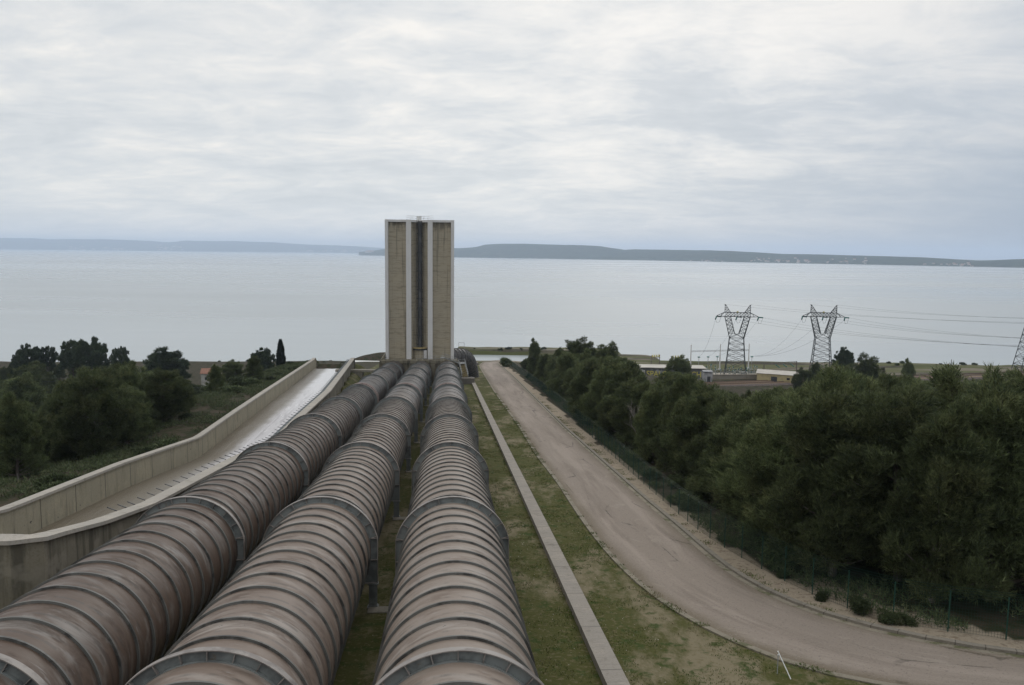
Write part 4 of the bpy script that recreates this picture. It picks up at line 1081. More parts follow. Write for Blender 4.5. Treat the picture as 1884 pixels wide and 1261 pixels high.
q0 = place(1237, 352); pts = [Vector((0, 0, 0)), place(1256, 354) - q0]
for q in pts: q.z = 0
g3 = gantry(q0, pts, 8.6, 'substation_gantry', 'small dark portal half hidden behind a pine, right of the graffiti building middle', M['bark'], M['bark'], 7.2, w=.25)
for f in (.15, .4, .65, .9):
    q = pts[0].lerp(pts[1], f); mb = MB(); mb.tube([q + LFT * 7.7, q + LFT * 8.7], [.35, .2], 8); mb.build('insulator', M['graffy'], g3)
for i, (px, top) in enumerate(((1288, 0), (1305, 0), (1322, 0), (1386, 0))):
    p = place(px, 400 + i); r_ = thing('surge_arrester', 'thin post with a green disc on top in the substation yard', 'arrester', p, 0, 'surge arresters in the substation')
    mb = MB(); mb.tube([(0, 0, 0), (0, 0, 6.3)], .12, 8); mb.box((0, 0, .2), (.6, .6, .4)); mb.build('post', M['galv'], r_)
    mb = MB(); mb.tube([(0, 0, 6.3), (0, 0, 6.5), (0, 0, 6.7), (0, 0, 6.9)], [.4, .75, .75, .3], 10); mb.build('disc', M['glassins'], r_)
wire(py1.matrix_world @ Vector((-9.4, -2.2, 26.9)), place(1288, 400) + LFT * 6.9, 3.5, 'drop wire from the left pylon down to a surge arrester', 'drop wires of the left pylon', .032)
wire(py1.matrix_world @ Vector((-.7, -2.2, 26.9)), place(1305, 401) + LFT * 6.9, 3, 'drop wire from the left pylon down to a surge arrester', 'drop wires of the left pylon', .032)
wire(py1.matrix_world @ Vector((8.4, -2.2, 26.9)), place(1322, 402) + LFT * 6.9, 3, 'drop wire from the left pylon down to a surge arrester', 'drop wires of the left pylon', .032)
for x in (-9.4, -.7, 8.4):
    wire(py2.matrix_world @ Vector((x, -2.2, 26.9)), place(1386, 403) + LFT * 6.9, 4.5, 'drop wire from the right pylon down across the substation', 'drop wires of the right pylon', .032)
# fences of the yard
for (pa, za), (pb, zb), h, lab in (((1150, 372), (1405, 378), 3.2, 'rear steel fence across the substation yard'), ((1265, 350), (1400, 352), 2.4, 'front steel fence of the substation yard')):
    a = place(pa, za); b = place(pb, zb); r_ = thing('yard_fence', lab, 'fence', a)
    n = 34; mb = MB()
    base = [place(pa + (pb - pa) * k / n, za + (zb - za) * k / n) - a for k in range(n + 1)]
    for q in base: mb.bar(q, q + LFT * h, .14)
    mb.build('posts', M['galv'], r_); mb = MB()
    for h_ in (.3, h * .5, h): 
        for q, s_ in zip(base, base[1:]): mb.bar(q + LFT * h_, s_ + LFT * h_, .08)
    mb.build('rails', M['galv'], r_)
# switchgear posts in the yard
rr = random.Random(3); sg = []
for i in range(26):
    px = rr.uniform(1285, 1400); p = place(px, rr.uniform(356, 398)); 
    r_ = thing('switchgear_post', 'small green and grey switchgear post standing in the substation yard', 'switchgear', p, 0, 'switchgear posts in the yard')
    hh = rr.uniform(2.2, 3.6); mb = MB(); mb.tube([(0, 0, 0), (0, 0, hh)], .14, 6); mb.box((0, 0, hh), (.9, .3, .2)); mb.build('post', M['galv'], r_)
    mb = MB(); mb.tube([(0, 0, hh + .1), (0, 0, hh + .9)], [.22, .12], 8); mb.build('insulator', M['glassins'], r_)
def house(name, label, cat, p, dims, rz, mw_, mr, roof='gable', rise=1.2, over=.4, group=None, door=None, windows=(), mdoor=None):
    r_ = thing(name, label, cat, p, rz, group); X, Y, Z = dims
    mb = MB(); mb.box((0, 0, Z / 2 - .4), (X, Y, Z + .8))
    if roof == 'gable': mb.add([(-X / 2, -Y / 2, Z), (-X / 2, Y / 2, Z), (-X / 2, 0, Z + rise - .05), (X / 2, -Y / 2, Z), (X / 2, Y / 2, Z), (X / 2, 0, Z + rise - .05)], [(0, 2, 1), (3, 4, 5)])
    mb.build('wall', mw_, r_)
    mb = MB()
    if roof == 'gable':
        for s in (-1, 1):
            e0 = Vector((-X / 2 - over, s * (Y / 2 + over), Z - over * rise / (Y / 2))); e1 = Vector((X / 2 + over, e0.y, e0.z)); t0 = Vector((-X / 2 - over, 0, Z + rise)); t1 = Vector((X / 2 + over, 0, Z + rise)); u = LFT * .12
            vs = [e0, e1, t1, t0, e0 + u, e1 + u, t1 + u, t0 + u]; mb.add(vs, [(0, 1, 2, 3), (7, 6, 5, 4), (0, 4, 5, 1), (1, 5, 6, 2), (2, 6, 7, 3), (3, 7, 4, 0)])
    else:
        mb.box((0, 0, Z + .55), (X + over, Y + over, .3))
    mb.build('roof', mr, r_)
    for x, z, w_, h_ in windows:
        mb = MB(); mb.box((x, -Y / 2 - .02, z), (w_, .1, h_)); mb.build('window', M['black'], r_)
    if door: mb = MB(); mb.box((door[0], -Y / 2 - .03, door[2] / 2), (door[1], .12, door[2])); mb.build('door', mdoor or M['darksteel'], r_)
    return r_
zg = 345; pg = place(1238, zg); gb = house('utility_building', 'long flat-roofed building with yellow graffiti lettering behind the pines', 'building', pg, (27, 9, 3.9), -.06, M['graff'], M['shedroof'], roof='flat', over=.8)
def text(parent, s, size, loc, m, sx=1.0):
    cu = bpy.data.curves.new('t', 'FONT'); cu.body = s; cu.size = size; cu.extrude = .03; cu.offset = .06
    to = bpy.data.objects.new('t', cu); C.objects.link(to); bpy.context.view_layer.update()
    me = bpy.data.meshes.new_from_object(to.evaluated_get(bpy.context.evaluated_depsgraph_get())); bpy.data.objects.remove(to)
    me.materials.append(m); o = link('graffiti_lettering', me, parent); o.location = loc; o.rotation_euler = (math.pi / 2, 0, 0); o.scale = (sx, 1, 1)
    return o
text(gb, 'SPALC', 3.4, (-11, -4.58, .75), M['graffy'], .9)
text(gb, 'ECH', 3.4, (6.0, -4.58, .75), M['graffy'], .9)
mb = MB(); mb.box((-12.6, -4.55, 1.8), (1.8, .12, 3.0)); mb.build('pale_panel', M['stonewhite'], gb)
house('transformer_hut', 'small grey transformer hut right of the graffiti building', 'hut', place(1305, 332), (3.6, 3.6, 3.6), -.1, M['greybox'], M['greybox'], roof='flat', over=.3, door=(.3, 1.2, 2.2))
house('storage_shed', 'long yellow shed with pale sheet roof between the two pylons', 'shed', place(1438, 338), (17, 8, 3.7), -.42, M['yellow'], M['shedroof'], rise=1.0, windows=((4, 2, 1.2, .9),), door=(-1.6, 2.4, 2.6))
house('control_cabin', 'small white cabin in the substation yard', 'cabin', place(1371, 358), (3, 2.6, 2.0), 0, M['stonewhite'], M['stonewhite'], roof='flat', over=.2, windows=((.4, 1.2, .8, .6),))
mb = MB(); r_ = thing('violet_sign', 'tall narrow violet sign panel beside the right pylon', 'sign', place(1532, 345)); mb.box((0, 0, 2.6), (1.1, .15, 3.4)); mb.build('panel', M['purple'], r_); mb = MB(); mb.tube([(0, .15, 0), (0, .15, 4)], .08, 8); mb.build('post', M['galv'], r_)
# retaining wall / low platform of the yard
a = place(1300, 340); b = place(1402, 345); mb = MB(); mb.bar(Vector((0, 0, .9)), b - a + Vector((0, 0, .9)), .5, 1.8); mb.bar(Vector((0, 0, 1.9)), b - a + Vector((0, 0, 1.9)), .8, .2); o = mb.build('retaining_wall', M['conc']); o.location = a; set_props(o, 'low concrete retaining wall in front of the substation yard', 'wall')
# pale hardstanding beside the lake
ya = [at_elev(px, py, 3.6) for px, py in ((1560, 684.5), (1884, 690.5), (2100, 693), (2100, 684), (1884, 679.5), (1640, 676.5), (1560, 675))]
def slab(name, poly, m, h):
    og = poly[0].copy(); mb = MB(); mb.add([p - og for p in poly], [tuple(range(len(poly)))]); o = mb.build(name, m); o.location = og + LFT * h; return set_props(o, kind='structure')
M['hard'] = mat('pale_hardstanding', (.46, .41, .34), [((.36, .31, .25), dict(scale=(.02, .1, 1), coord='World', detail=6, range=(.46, .62), amt=.7)), ((.12, .12, .06), dict(scale=(.03, .14, 1), coord='World', off=5, detail=6, range=(.58, .68), amt=.7))], rough=.95)
slab('pavement', ya, M['hard'], .35)
yb = [at_elev(px, py, 3.4) for px, py in ((1294, 703), (1420, 703), (1410, 689), (1300, 688))]
slab('pavement', yb, M['hard'], .3)
# catenary masts and poles
def mast(p, h, label, arms=True, lat=False, m='bark', grp=None):
    r_ = thing('catenary_mast', label, 'mast', p, 0, grp); mb = MB()
    if lat: lattice(mb, sq(0, .9, .5, 0), sq(0, .25, .25, h), 6, .22, .12)
    else: mb.tube([(0, 0, 0), (0, 0, h)], [.28, .17], 8)
    mb.build('post', M[m], r_)
    if arms:
        mb = MB(); mb.bar((0, 0, h * .8), (-2.8, -.2, h * .74), .1); mb.bar((0, 0, h * .66), (-2.8, -.2, h * .72), .1); mb.bar((-2.8, -.2, h * .74), (-3.2, -.2, h * .55), .08); mb.build('bracket', M['pylon'], r_)
        mb = MB(); mb.tube([(-1, 0, h * .78), (-1.9, -.1, h * .76)], .18, 8); mb.build('insulator', M['tile'], r_)
    return r_
mast(place(1755, 355), 9.4, 'tall concrete catenary mast on the right near the lake', m='galv')
mast(place(1760, 345), 6.8, 'shorter dark catenary mast beside the tall concrete one')
mast(place(1631, 350), 5.8, 'dark lattice catenary mast standing before the hardstanding', arms=False, lat=True)
mast(place(1494, 340), 8.5, 'brown pole standing in front of the right pylon', arms=False)
mast(place(209, 268), 8.4, 'pale wooden catenary mast on the left track, shorter of two', m='conc')
mast(place(220, 276), 10.2, 'pale wooden catenary mast on the left track, taller of two', m='conc')
for px, z, h in ((183, 262, 6.2), (166, 250, 3.2)):
    r_ = thing('rail_signal', '%s railway signal beside the left track among the pines' % ('tall' if h > 5 else 'short'), 'signal', place(px, z)); mb = MB(); mb.tube([(0, 0, 0), (0, 0, h)], .18, 8); mb.bar((.0, 0, h * .45), (1.3, 0, h * .45), .2); mb.build('post', M['galv'], r_)
    mb = MB(); mb.box((0, -.2, h - .5), (.9, .5, 1.6)); mb.box((0, -.2, h + .45), (1.2, .8, .12)); mb.build('lamp_box', M['greybox'], r_)
for i, (ha, hb) in enumerate(((7.2, 7.2), (6.1, 6.1))):
    a = place(-60, 262) + LFT * ha; b = place(209, 268) + LFT * hb; wire(a, b, .6, 'overhead line above the left track', 'overhead lines of the left track', .045)
    a2 = place(600, 300); a2.z = 12 + hb - 2; 
# little house among the left pines
hs = place(386, 338); h_ = house('cottage', 'small white cottage with red tiled roof among the pines left of the spillway', 'house', hs, (7, 6, 5.6), .15, M['stonewhite'], M['tile'], rise=1.6, windows=((-1.5, 3.4, .9, 1.1),), door=(1.3, 1.1, 2.2))
zz_ = (60 - 3) ; pw = at_elev(677, 674, 3.0)
house('greenhouse', 'long low bright white roofed building left of the tower pedestal', 'building', Vector((pw.x, pw.y, gz(pw.x, pw.y))), (13, 6, 1.8), -.1, M['white'], M['white'], rise=.9)

# ------------------------------------------------------------------ far villages
def far_house_mesh():
    mb = MB(); X, Y, Z = 14, 10, 6; mb.box((0, 0, Z / 2 - 6), (X, Y, Z + 12)); mb.add([(-X / 2, -Y / 2, Z), (-X / 2, Y / 2, Z), (-X / 2, 0, Z + 2.4), (X / 2, -Y / 2, Z), (X / 2, Y / 2, Z), (X / 2, 0, Z + 2.4)], [(0, 2, 1), (3, 4, 5)])
    mb.cur = 1
    for s in (-1, 1): mb.add([(-X / 2 - .5, s * (Y / 2 + .5), Z - .2), (X / 2 + .5, s * (Y / 2 + .5), Z - .2), (X / 2 + .5, 0, Z + 2.7), (-X / 2 - .5, 0, Z + 2.7)], [(0, 1, 2, 3)] if s < 0 else [(3, 2, 1, 0)])
    return mb.mesh('village_house', [M['whitefar'], M['tile']])
fhm = far_house_mesh(); rr = random.Random(11)
bpy.context.view_layer.update()
hills_o = [o for o in C.objects if o.name.startswith('hills')]
def drop(px, py):
    d = ray(px, py).normalized(); best = None
    for o in hills_o:
        ok, loc, nrm, idx = o.ray_cast(CAM, d)
        if ok and (best is None or (loc - CAM).length < (best - CAM).length): best = loc
    return best
nv = 0
for lo, hi, n, y0, y1, lab, grp, sc in (
        (1380, 1500, 34, -9, -1.5, 'pale house of the village at the foot of the right-hand hills', 'village houses below the right-hand hills', (.5, 1.0)),
        (1520, 1600, 14, -12, -1.5, 'pale house of the hamlet on the right-hand shore', 'hamlet houses on the right-hand shore', (.5, 1.0)),
        (1700, 1790, 26, -8, -1.5, 'pale house of the lakeside village near the right edge', 'lakeside houses near the right edge', (.4, .9)),
        (1270, 1330, 9, -3, -1, 'pale house by the water under the dark wooded headland', 'houses under the dark headland', (.5, .9)),
        (120, 250, 26, -8, -2, 'far pale house of the left town near the water', 'houses of the far left town', (1.4, 2.8)),
        (290, 335, 22, -16, -3, 'far pale house on the slope in the gap of the left hills', 'houses in the gap of the left hills', (1.4, 2.8)),
        (560, 690, 26, -6, -1.5, 'far pale house on the low shore left of the tower', 'houses on the shore left of the tower', (1.2, 2.4))):
    for k in range(n):
        px = rr.uniform(lo, hi)
        # shoreline row at this column
        ysh = np.interp(px, [8, 700, 840, 1000, 1320, 1600, 1866], [460.5, 466.2, 472, 477, 482, 487, 493])
        hit = drop(px, ysh + rr.uniform(y0, y1) * rr.uniform(.4, 1))
        if hit is None: continue
        o = link('village_house', fhm, None, hit); s = rr.uniform(*sc); o.scale = (s * rr.uniform(.7, 1.8), s, s * rr.uniform(.8, 1.3)); o.rotation_euler = (0, 0, rr.uniform(-.6, .6))
        set_props(o, lab, 'house', grp); nv += 1

# ------------------------------------------------------------------ vegetation
def np_mesh(name, verts, tris, m):
    me = bpy.data.meshes.new(name); me.vertices.add(len(verts)); me.vertices.foreach_set('co', verts.astype(np.float32).ravel())
    nl = len(tris) * 3; me.loops.add(nl); me.loops.foreach_set('vertex_index', tris.astype(np.int32).ravel())
    me.polygons.add(len(tris)); me.polygons.foreach_set('loop_start', np.arange(0, nl, 3, dtype=np.int32)); me.polygons.foreach_set('loop_total', np.full(len(tris), 3, np.int32))
    me.materials.append(m); me.update(calc_edges=True); return me
def blades(rs, pos, out, n_per, length, width, up=.35, spread=.75):
    """small pointed leaf faces at pos, pointing along out + up"""
    pos = np.repeat(pos, n_per, 0); out = np.repeat(out, n_per, 0); n = len(pos)
    d = out + rs.normal(0, spread, (n, 3)); d[:, 2] += up; d /= np.linalg.norm(d, axis=1)[:, None] + 1e-9
    s = np.cross(d, rs.normal(0, 1, (n, 3))); s /= np.linalg.norm(s, axis=1)[:, None] + 1e-9
    L = (length * rs.uniform(.6, 1.4, n))[:, None]; W = (width * rs.uniform(.6, 1.4, n))[:, None]
    a = pos - s * W / 2; b = pos + s * W / 2 ; c = pos + d * L
    v = np.stack([a, b, c], 1).reshape(-1, 3); return v
def sprays(rs, pos, out, n_bl, length, width, up=.8):
    """brush-like needle sprays: each position carries a bundle of thin blades sharing one direction"""
    n = len(pos); d0 = out * .75 + rs.normal(0, .33, (n, 3)); d0[:, 2] += up; d0 /= np.linalg.norm(d0, axis=1)[:, None]
    stem = rs.uniform(.18, .42, n)
    P_ = np.repeat(pos, n_bl, 0); D_ = np.repeat(d0, n_bl, 0); m = len(P_)
    P_ = P_ + D_ * (rs.uniform(0, 1, m) * np.repeat(stem, n_bl))[:, None]
    d = D_ + rs.normal(0, .38, (m, 3)); d /= np.linalg.norm(d, axis=1)[:, None]
    sd = np.cross(d, rs.normal(0, 1, (m, 3))); sd /= np.linalg.norm(sd, axis=1)[:, None] + 1e-9
    L = (length * rs.uniform(.6, 1.4, m))[:, None]; W = (width * rs.uniform(.7, 1.3, m))[:, None]
    return np.stack([P_ - sd * W / 2, P_ + sd * W / 2, P_ + d * L], 1).reshape(-1, 3)
def clump_points(rs, c, r, n, flat=.7):
    u = rs.normal(0, 1, (n, 3)); u /= np.linalg.norm(u, axis=1)[:, None]; rad = rs.uniform(0.35, 1, n) ** .45
    lump = 1 + .22 * np.sin(u[:, 0] * 5 + c[0]) * np.cos(u[:, 1] * 6 + c[1]) + .15 * np.sin(u[:, 2] * 9 + c[2] * 3)
    p = u * (rad * lump)[:, None] * r; p[:, 2] *= flat; return p + c, u
def make_pine(seed, shape='round', nclump=44, leaf=(.24, .040), per=9, dens=330):
    rs = np.random.RandomState(seed); H = 10.0
    tb = MB(); lean = rs.uniform(-.6, .6, 2)
    tp = [Vector((lean[0] * (k / 6) ** 1.5, lean[1] * (k / 6) ** 1.5, H * .88 * k / 6)) for k in range(7)]
    tb.tube([p + Vector((rs.uniform(-.1, .1), rs.uniform(-.1, .1), 0)) * (k > 0) for k, p in enumerate(tp)], [.20, .17, .145, .12, .09, .06, .03], 8)
    vs = []
    for i in range(nclump):
        f = (i + .5) / nclump; ang = i * 2.399 + rs.uniform(-.5, .5)
        if shape == 'round': h = .14 + .82 * f; prof = math.sin(min(max((h - .02) / .98, 0), 1) * math.pi) ** .6
        elif shape == 'cone': h = .14 + .82 * f; prof = (1.02 - h) ** .75 * 1.15
        else: h = .46 + .50 * f; prof = math.sqrt(max(0, 1 - ((h - .55) / .46) ** 2))
        Rm = {'round': 3.0, 'cone': 2.7, 'umbrella': 4.4}[shape] * prof
        r = Rm * math.sqrt(rs.uniform(.12, 1)) * rs.uniform(.8, 1.12)
        x0 = lean * (h ** 1.5)
        c = np.array([x0[0] + r * math.cos(ang), x0[1] + r * math.sin(ang), h * H + rs.uniform(-.35, .35)])
        cr = rs.uniform(.65, 1.15) * (1.0 if h < .85 else .72)
        n = int(dens * cr * cr); p, u = clump_points(rs, c, cr, n, rs.uniform(.5, .8))
        vs.append(sprays(rs, p, u * .8 + np.array([math.cos(ang), math.sin(ang), 0]) * .4, per, leaf[0], leaf[1]))
        h0 = max(h * H - r * .5 - .2, .8); k = min(h0 / (H * .88) * 6, 5.9); ki = int(k); base = tp[ki].lerp(tp[ki + 1], k - ki)
        mid = (base + Vector(c)) / 2 + Vector((0, 0, -.15))
        tb.tube([base, mid, Vector(c)], [.06, .04, .015], 5)
    for i in range(26):
        h = rs.uniform(.25, 1.0) if shape != 'umbrella' else rs.uniform(.75, 1.0); ang = rs.uniform(0, 6.283)
        if shape == 'umbrella': Rm = 4.3 * math.sqrt(max(0, 1 - ((h - .55) / .46) ** 2))
        else: Rm = {'round': 3.0, 'cone': 2.7}[shape] * (math.sin(min(max((h - .02) / .98, 0), 1) * math.pi) ** .6 if shape == 'round' else max(1.02 - h, 0) ** .75 * 1.15)
        c = np.array([lean[0] + (Rm + .45) * math.cos(ang), lean[1] + (Rm + .45) * math.sin(ang), h * H + rs.uniform(.1, .75)]); cr = rs.uniform(.25, .5)
        p, u = clump_points(rs, c, cr, int(dens * cr * cr * 1.6), 1.3); vs.append(sprays(rs, p, u * .5 + np.array([math.cos(ang), math.sin(ang), .3]) * .4, per, leaf[0], leaf[1]))
    v = np.concatenate(vs); tris = np.arange(len(v)).reshape(-1, 3)
    return np_mesh('crown', v, tris, M['needle']), tb.mesh('trunk', M['bark'], 60)
pines = [make_pine(1, 'round', 56), make_pine(2, 'cone', 54), make_pine(3, 'cone', 50), make_pine(4, 'round', 62), make_pine(5, 'cone', 44), make_pine(6, 'cone', 46)]
def darken(pm):
    me = pm[0].copy(); me.materials.clear(); me.materials.append(M['needleD']); return me, pm[1]
upine = [darken(make_pine(11, 'umbrella', 46, (.34, .06))), darken(make_pine(12, 'umbrella', 40, (.34, .06))), darken(make_pine(13, 'round', 60, (.34, .06)))]
ntree = 0
def where(p, side):
    px = project(p)[0]
    if side > 0:
        for lim_, t_ in ((1150, 'beside the far straight of the road'), (1300, 'beside the middle straight of the road'), (1450, 'where the road starts to bend'), (1600, 'behind the outside of the bend'), (1750, 'right of the bend'), (9e9, 'at the right edge of the view')):
            if px < lim_: return t_
    for lim_, t_ in ((80, 'at the left edge of the view'), (170, 'left of the railway signals'), (260, 'below the wooden masts'), (360, 'between the masts and the cottage'), (9e9, 'between the cottage and the spillway')):
        if px < lim_: return t_
def look(h, wf): return ('tall ' if h > 10.2 else ('middle-sized ' if h > 7.5 else 'small ')) + ('broad' if wf > 1.18 else ('rounded' if wf > 1.05 else 'slim'))
def put_tree(kind, p, h, wf, label, grp, name='pine_tree', cat='pine tree'):
    global ntree
    r_ = thing(name, label, cat, (p.x, p.y, gz(p.x, p.y) - .15), rnd.uniform(0, 6.28), grp)
    r_.scale = (wf * h / 10, wf * h / 10, h / 10)
    link('crown', kind[0], r_); link('trunk', kind[1], r_); ntree += 1; return r_
SKY_R = [(930, 668), (955, 660), (972, 656), (1000, 652), (1030, 645), (1060, 640), (1100, 650), (1135, 658), (1160, 676), (1185, 698), (1210, 700), (1230, 680), (1270, 682), (1290, 708), (1400, 712), (1465, 708), (1480, 696), (1500, 688), (1560, 690), (1600, 684), (1640, 700), (1700, 694), (1760, 692), (1884, 688), (2200, 680)]
SKY_R = [(a, b + (0 if a < 1185 else (5 if a < 1290 else (9 if a < 1480 else 13)))) for a, b in SKY_R]
SKY_L = [(-300, 670), (8, 668), (40, 664), (250, 668), (300, 672), (340, 700), (372, 704), (392, 700), (420, 684), (450, 678), (500, 690), (530, 700), (560, 706), (700, 760)]
def skyline(px): 
    t_ = SKY_R if px > 800 else SKY_L
    return float(np.interp(px, [a for a, b in t_], [b for a, b in t_]))
# trees one can point to: (top px, top py, distance, width factor, kind, label)
ALONE = [
 (985, 631, 250, .8, pines[2], 'small dark pine standing alone at the far end of the green fence'),
 (1066, 629, 205, 1.15, pines[0], 'tall broad pine, highest of the clump right of the road'),
 (1118, 640, 200, 1.1, pines[3], 'rounded pine on the right of the tallest clump by the road'),
 (1028, 645, 225, 1.0, pines[1], 'pine on the left shoulder of the tall clump by the road'),
 (1090, 668, 165, 1.1, pines[3], 'broad dark pine in front of the tall clump by the road'),
 (1150, 662, 215, 1.0, pines[5], 'pine at the right end of the tall clump before the graffiti building'),
 (1250, 659, 265, .95, pines[0], 'round pine in front of the graffiti building'),
 (1228, 690, 240, .9, pines[1], 'lower pine left of the one before the graffiti building'),
 (1500, 672, 290, .9, pines[1], 'pine in front of the right pylon foot'),
 (1478, 682, 285, .9, pines[0], 'pine overlapping the right end of the yellow shed'),
 (1595, 664, 270, .95, pines[3], 'high pine right of the round shore pine'),
 (1560, 676, 280, 1.0, pines[0], 'pine between the right pylon and the lattice mast'),
 (250, 684, 165, 1.5, pines[3], 'big light green pine standing highest in the left foreground wood'),
 (208, 742, 132, 1.5, pines[0], 'pine in front of the big light green one on the left'),
 (112, 716, 172, 1.3, pines[5], 'loose airy pine in front of the left railway track'),
 (32, 700, 190, 1.4, pines[1], 'pine at the left edge in front of the railway'),
 (158, 768, 122, 1.4, pines[4], 'pointed pine low in the left hollow'),
 (62, 822, 100, 1.3, pines[2], 'feathery pine near the left edge above the spillway wall'),
 (296, 748, 128, 1.3, pines[1], 'pine right of the big light green one, toward the spillway'),
 (428, 666, 215, 1.5, pines[0], 'broad pine hiding the right side of the cottage'),
 (466, 690, 175, 1.3, pines[5], 'pine on the slope between the cottage and the cypress'),
 (398, 722, 150, 1.1, pines[1], 'pine below the cottage on the slope'),
 (130, 846, 92, 1.2, pines[0], 'low pine just outside the spillway wall on the left'),
 (18, 862, 88, 1.2, pines[3], 'pine touching the left edge just above the spillway wall'),
 (268, 800, 108, 1.4, pines[4], 'dark pine crowding the outside of the spillway wall'),
 (330, 770, 118, 1.0, pines[2], 'slim pine on the bank outside the spillway wall'),
 (1674, 669, 300, .8, pines[2], 'pointed pine standing before the pale hardstanding'),
]
for px, py, z, wf, kd, lab in ALONE:
    top = at_z(px, py, z); g_ = gz(top.x, top.y); put_tree(kd, top, max(top.z - g_, 5) * 1.04, wf, lab, None)
top = at_z(1553, 645, 372); put_tree(upine[2], top, (top.z - gz(top.x, top.y)) * 1.02, 1.05, 'dark round pine standing alone on the lake shore right of the right pylon', None)
for px, py, z, wf, k, lab in ((54, 641, 345, .72, 0, 'umbrella pine furthest left on the skyline'), (86, 643, 350, .62, 1, 'umbrella pine second from the left on the skyline'), (132, 634, 338, .72, 1, 'tall umbrella pine with a broken crown on the left skyline'), (158, 632, 335, .8, 0, 'highest umbrella pine of the left group on the skyline'), (184, 655, 332, .5, 1, 'low dark pine right of the highest umbrella pine'), (222, 646, 335, .55, 1, 'smaller umbrella pine with a gap on both sides on the left skyline'),
        (298, 650, 318, 1.45, 2, 'broad dark round pine standing apart left of the cottage'), (480, 648, 300, 1.2, 2, 'dark pine beside the cypress'), (35, 655, 340, .7, 2, 'dark pine at the left end of the umbrella pines')):
    top = at_z(px, py, z); put_tree(upine[k], top, (top.z - gz(top.x, top.y)) * 1.02, wf, lab, None)
# cypress
def make_cypress():
    rs = np.random.RandomState(31); n = 9000; h = rs.uniform(.04, 1, n); a = rs.uniform(0, 6.283, n)
    r = .105 * (np.sin(np.clip(h, 0, 1) ** .62 * math.pi) ** .6) * rs.uniform(.6, 1.05, n) * (1 + .12 * np.sin(a * 3 + h * 20)); r = np.maximum(r, .004)
    p = np.stack([r * np.cos(a), r * np.sin(a), h], 1) * 10; u = np.stack([np.cos(a), np.sin(a), np.full(n, .9)], 1)
    v = blades(rs, p, u, 2, .38, .09, up=.6, spread=.35); tb = MB(); tb.tube([(0, 0, 0), (0, 0, 8)], [.18, .03], 8)
    return np_mesh('crown', v, np.arange(len(v)).reshape(-1, 3), M['cypress']), tb.mesh('trunk', M['bark'])
cy = make_cypress(); top = at_z(516, 627, 262); g_ = gz(top.x, top.y)
zb_ = 13.5
o = put_tree(cy, top, 12, 1.0, 'slim dark cypress standing alone left of the spillway', None, 'cypress_tree', 'cypress')
o.location.z = top.z - 11.0; o.scale = (1.25, 1.25, 1.12)
# the woods
rs = random.Random(5)
placed = [o.location.copy() for o in C.objects if o.name.startswith('pine_tree')]
frx = [xt(p) for p in fl_]; frx.sort(key=lambda q: q[1])
def fence_x(t_): return float(np.interp(t_, [q[1] for q in frx], [q[0] for q in frx]))
def try_tree(side, zmin, zmax, hr, dmin, grp, labs, lxmax):
    for _ in range(60):
        z = rs.uniform(zmin, zmax)
        if side > 0:
            px = rs.uniform(930, 1960)
        else: px = rs.uniform(-70, 560)
        p = CAM + ray(px, 600) * z; L_, t_ = xt(p)
        if side > 0 and (L_ < fence_x(t_) + 3.4): continue
        if side < 0:
            if L_ > -38 - max(0, (t_ - 130)) * .10: continue
        q = (p.x - RA[0]) * rn[0] + (p.y - RA[1]) * rn[1]
        if abs(q) < 10: continue
        if -40 < q < -10 and side < 0 and 30 < px < 365 and rs.random() < .6: continue
        if any((p.x - o.x) ** 2 + (p.y - o.y) ** 2 < (dmin * (1 if o.z < 900 else 1)) ** 2 for o in placed): continue
        g_ = gz(p.x, p.y); h = rs.uniform(*hr); py = project((p.x, p.y, g_ + h))[1]; lim = skyline(px) + rs.uniform(0, 14)
        if q > 0: lim = max(lim, 664) if side < 0 else lim
        if py < lim:
            h2 = h; 
            while h2 > 3.2 and project((p.x, p.y, g_ + h2))[1] < lim: h2 -= .4
            if h2 <= 3.2: continue
            h = h2
        return p, h
    return None
nR = 0
for zmin, zmax, n, dmin, hr in ((42, 62, 26, 3.3, (9.0, 13.2)), (58, 95, 40, 3.9, (9, 13)), (95, 150, 36, 4.6, (9, 14)), (150, 230, 34, 5.6, (9, 14)), (230, 312, 22, 6.2, (8, 13))):
    for _ in range(n):
        r = try_tree(1, zmin, zmax, hr, dmin, '', '', 0)
        if not r: continue
        p, h = r; placed.append(Vector((p.x, p.y, 0)))
        zl = 'near' if zmax < 96 else ('middle' if zmax < 200 else 'far')
        lab = {'near': 'green pine in the thick wood just behind the fence, at the right', 'middle': 'green pine in the middle of the wood right of the road', 'far': 'green pine at the far side of the right-hand wood, toward the railway'}[zl]
        wf_ = rs.uniform(.95, 1.3); lab = look(h, wf_) + ' pine ' + {'near': 'just behind the fence, ', 'middle': 'in the middle of the wood, ', 'far': 'toward the railway, '}[zl] + where(p, 1); put_tree(rs.choice(pines), p, h, wf_, lab, 'pines of the right-hand wood, %s part' % zl); nR += 1
nL = 0
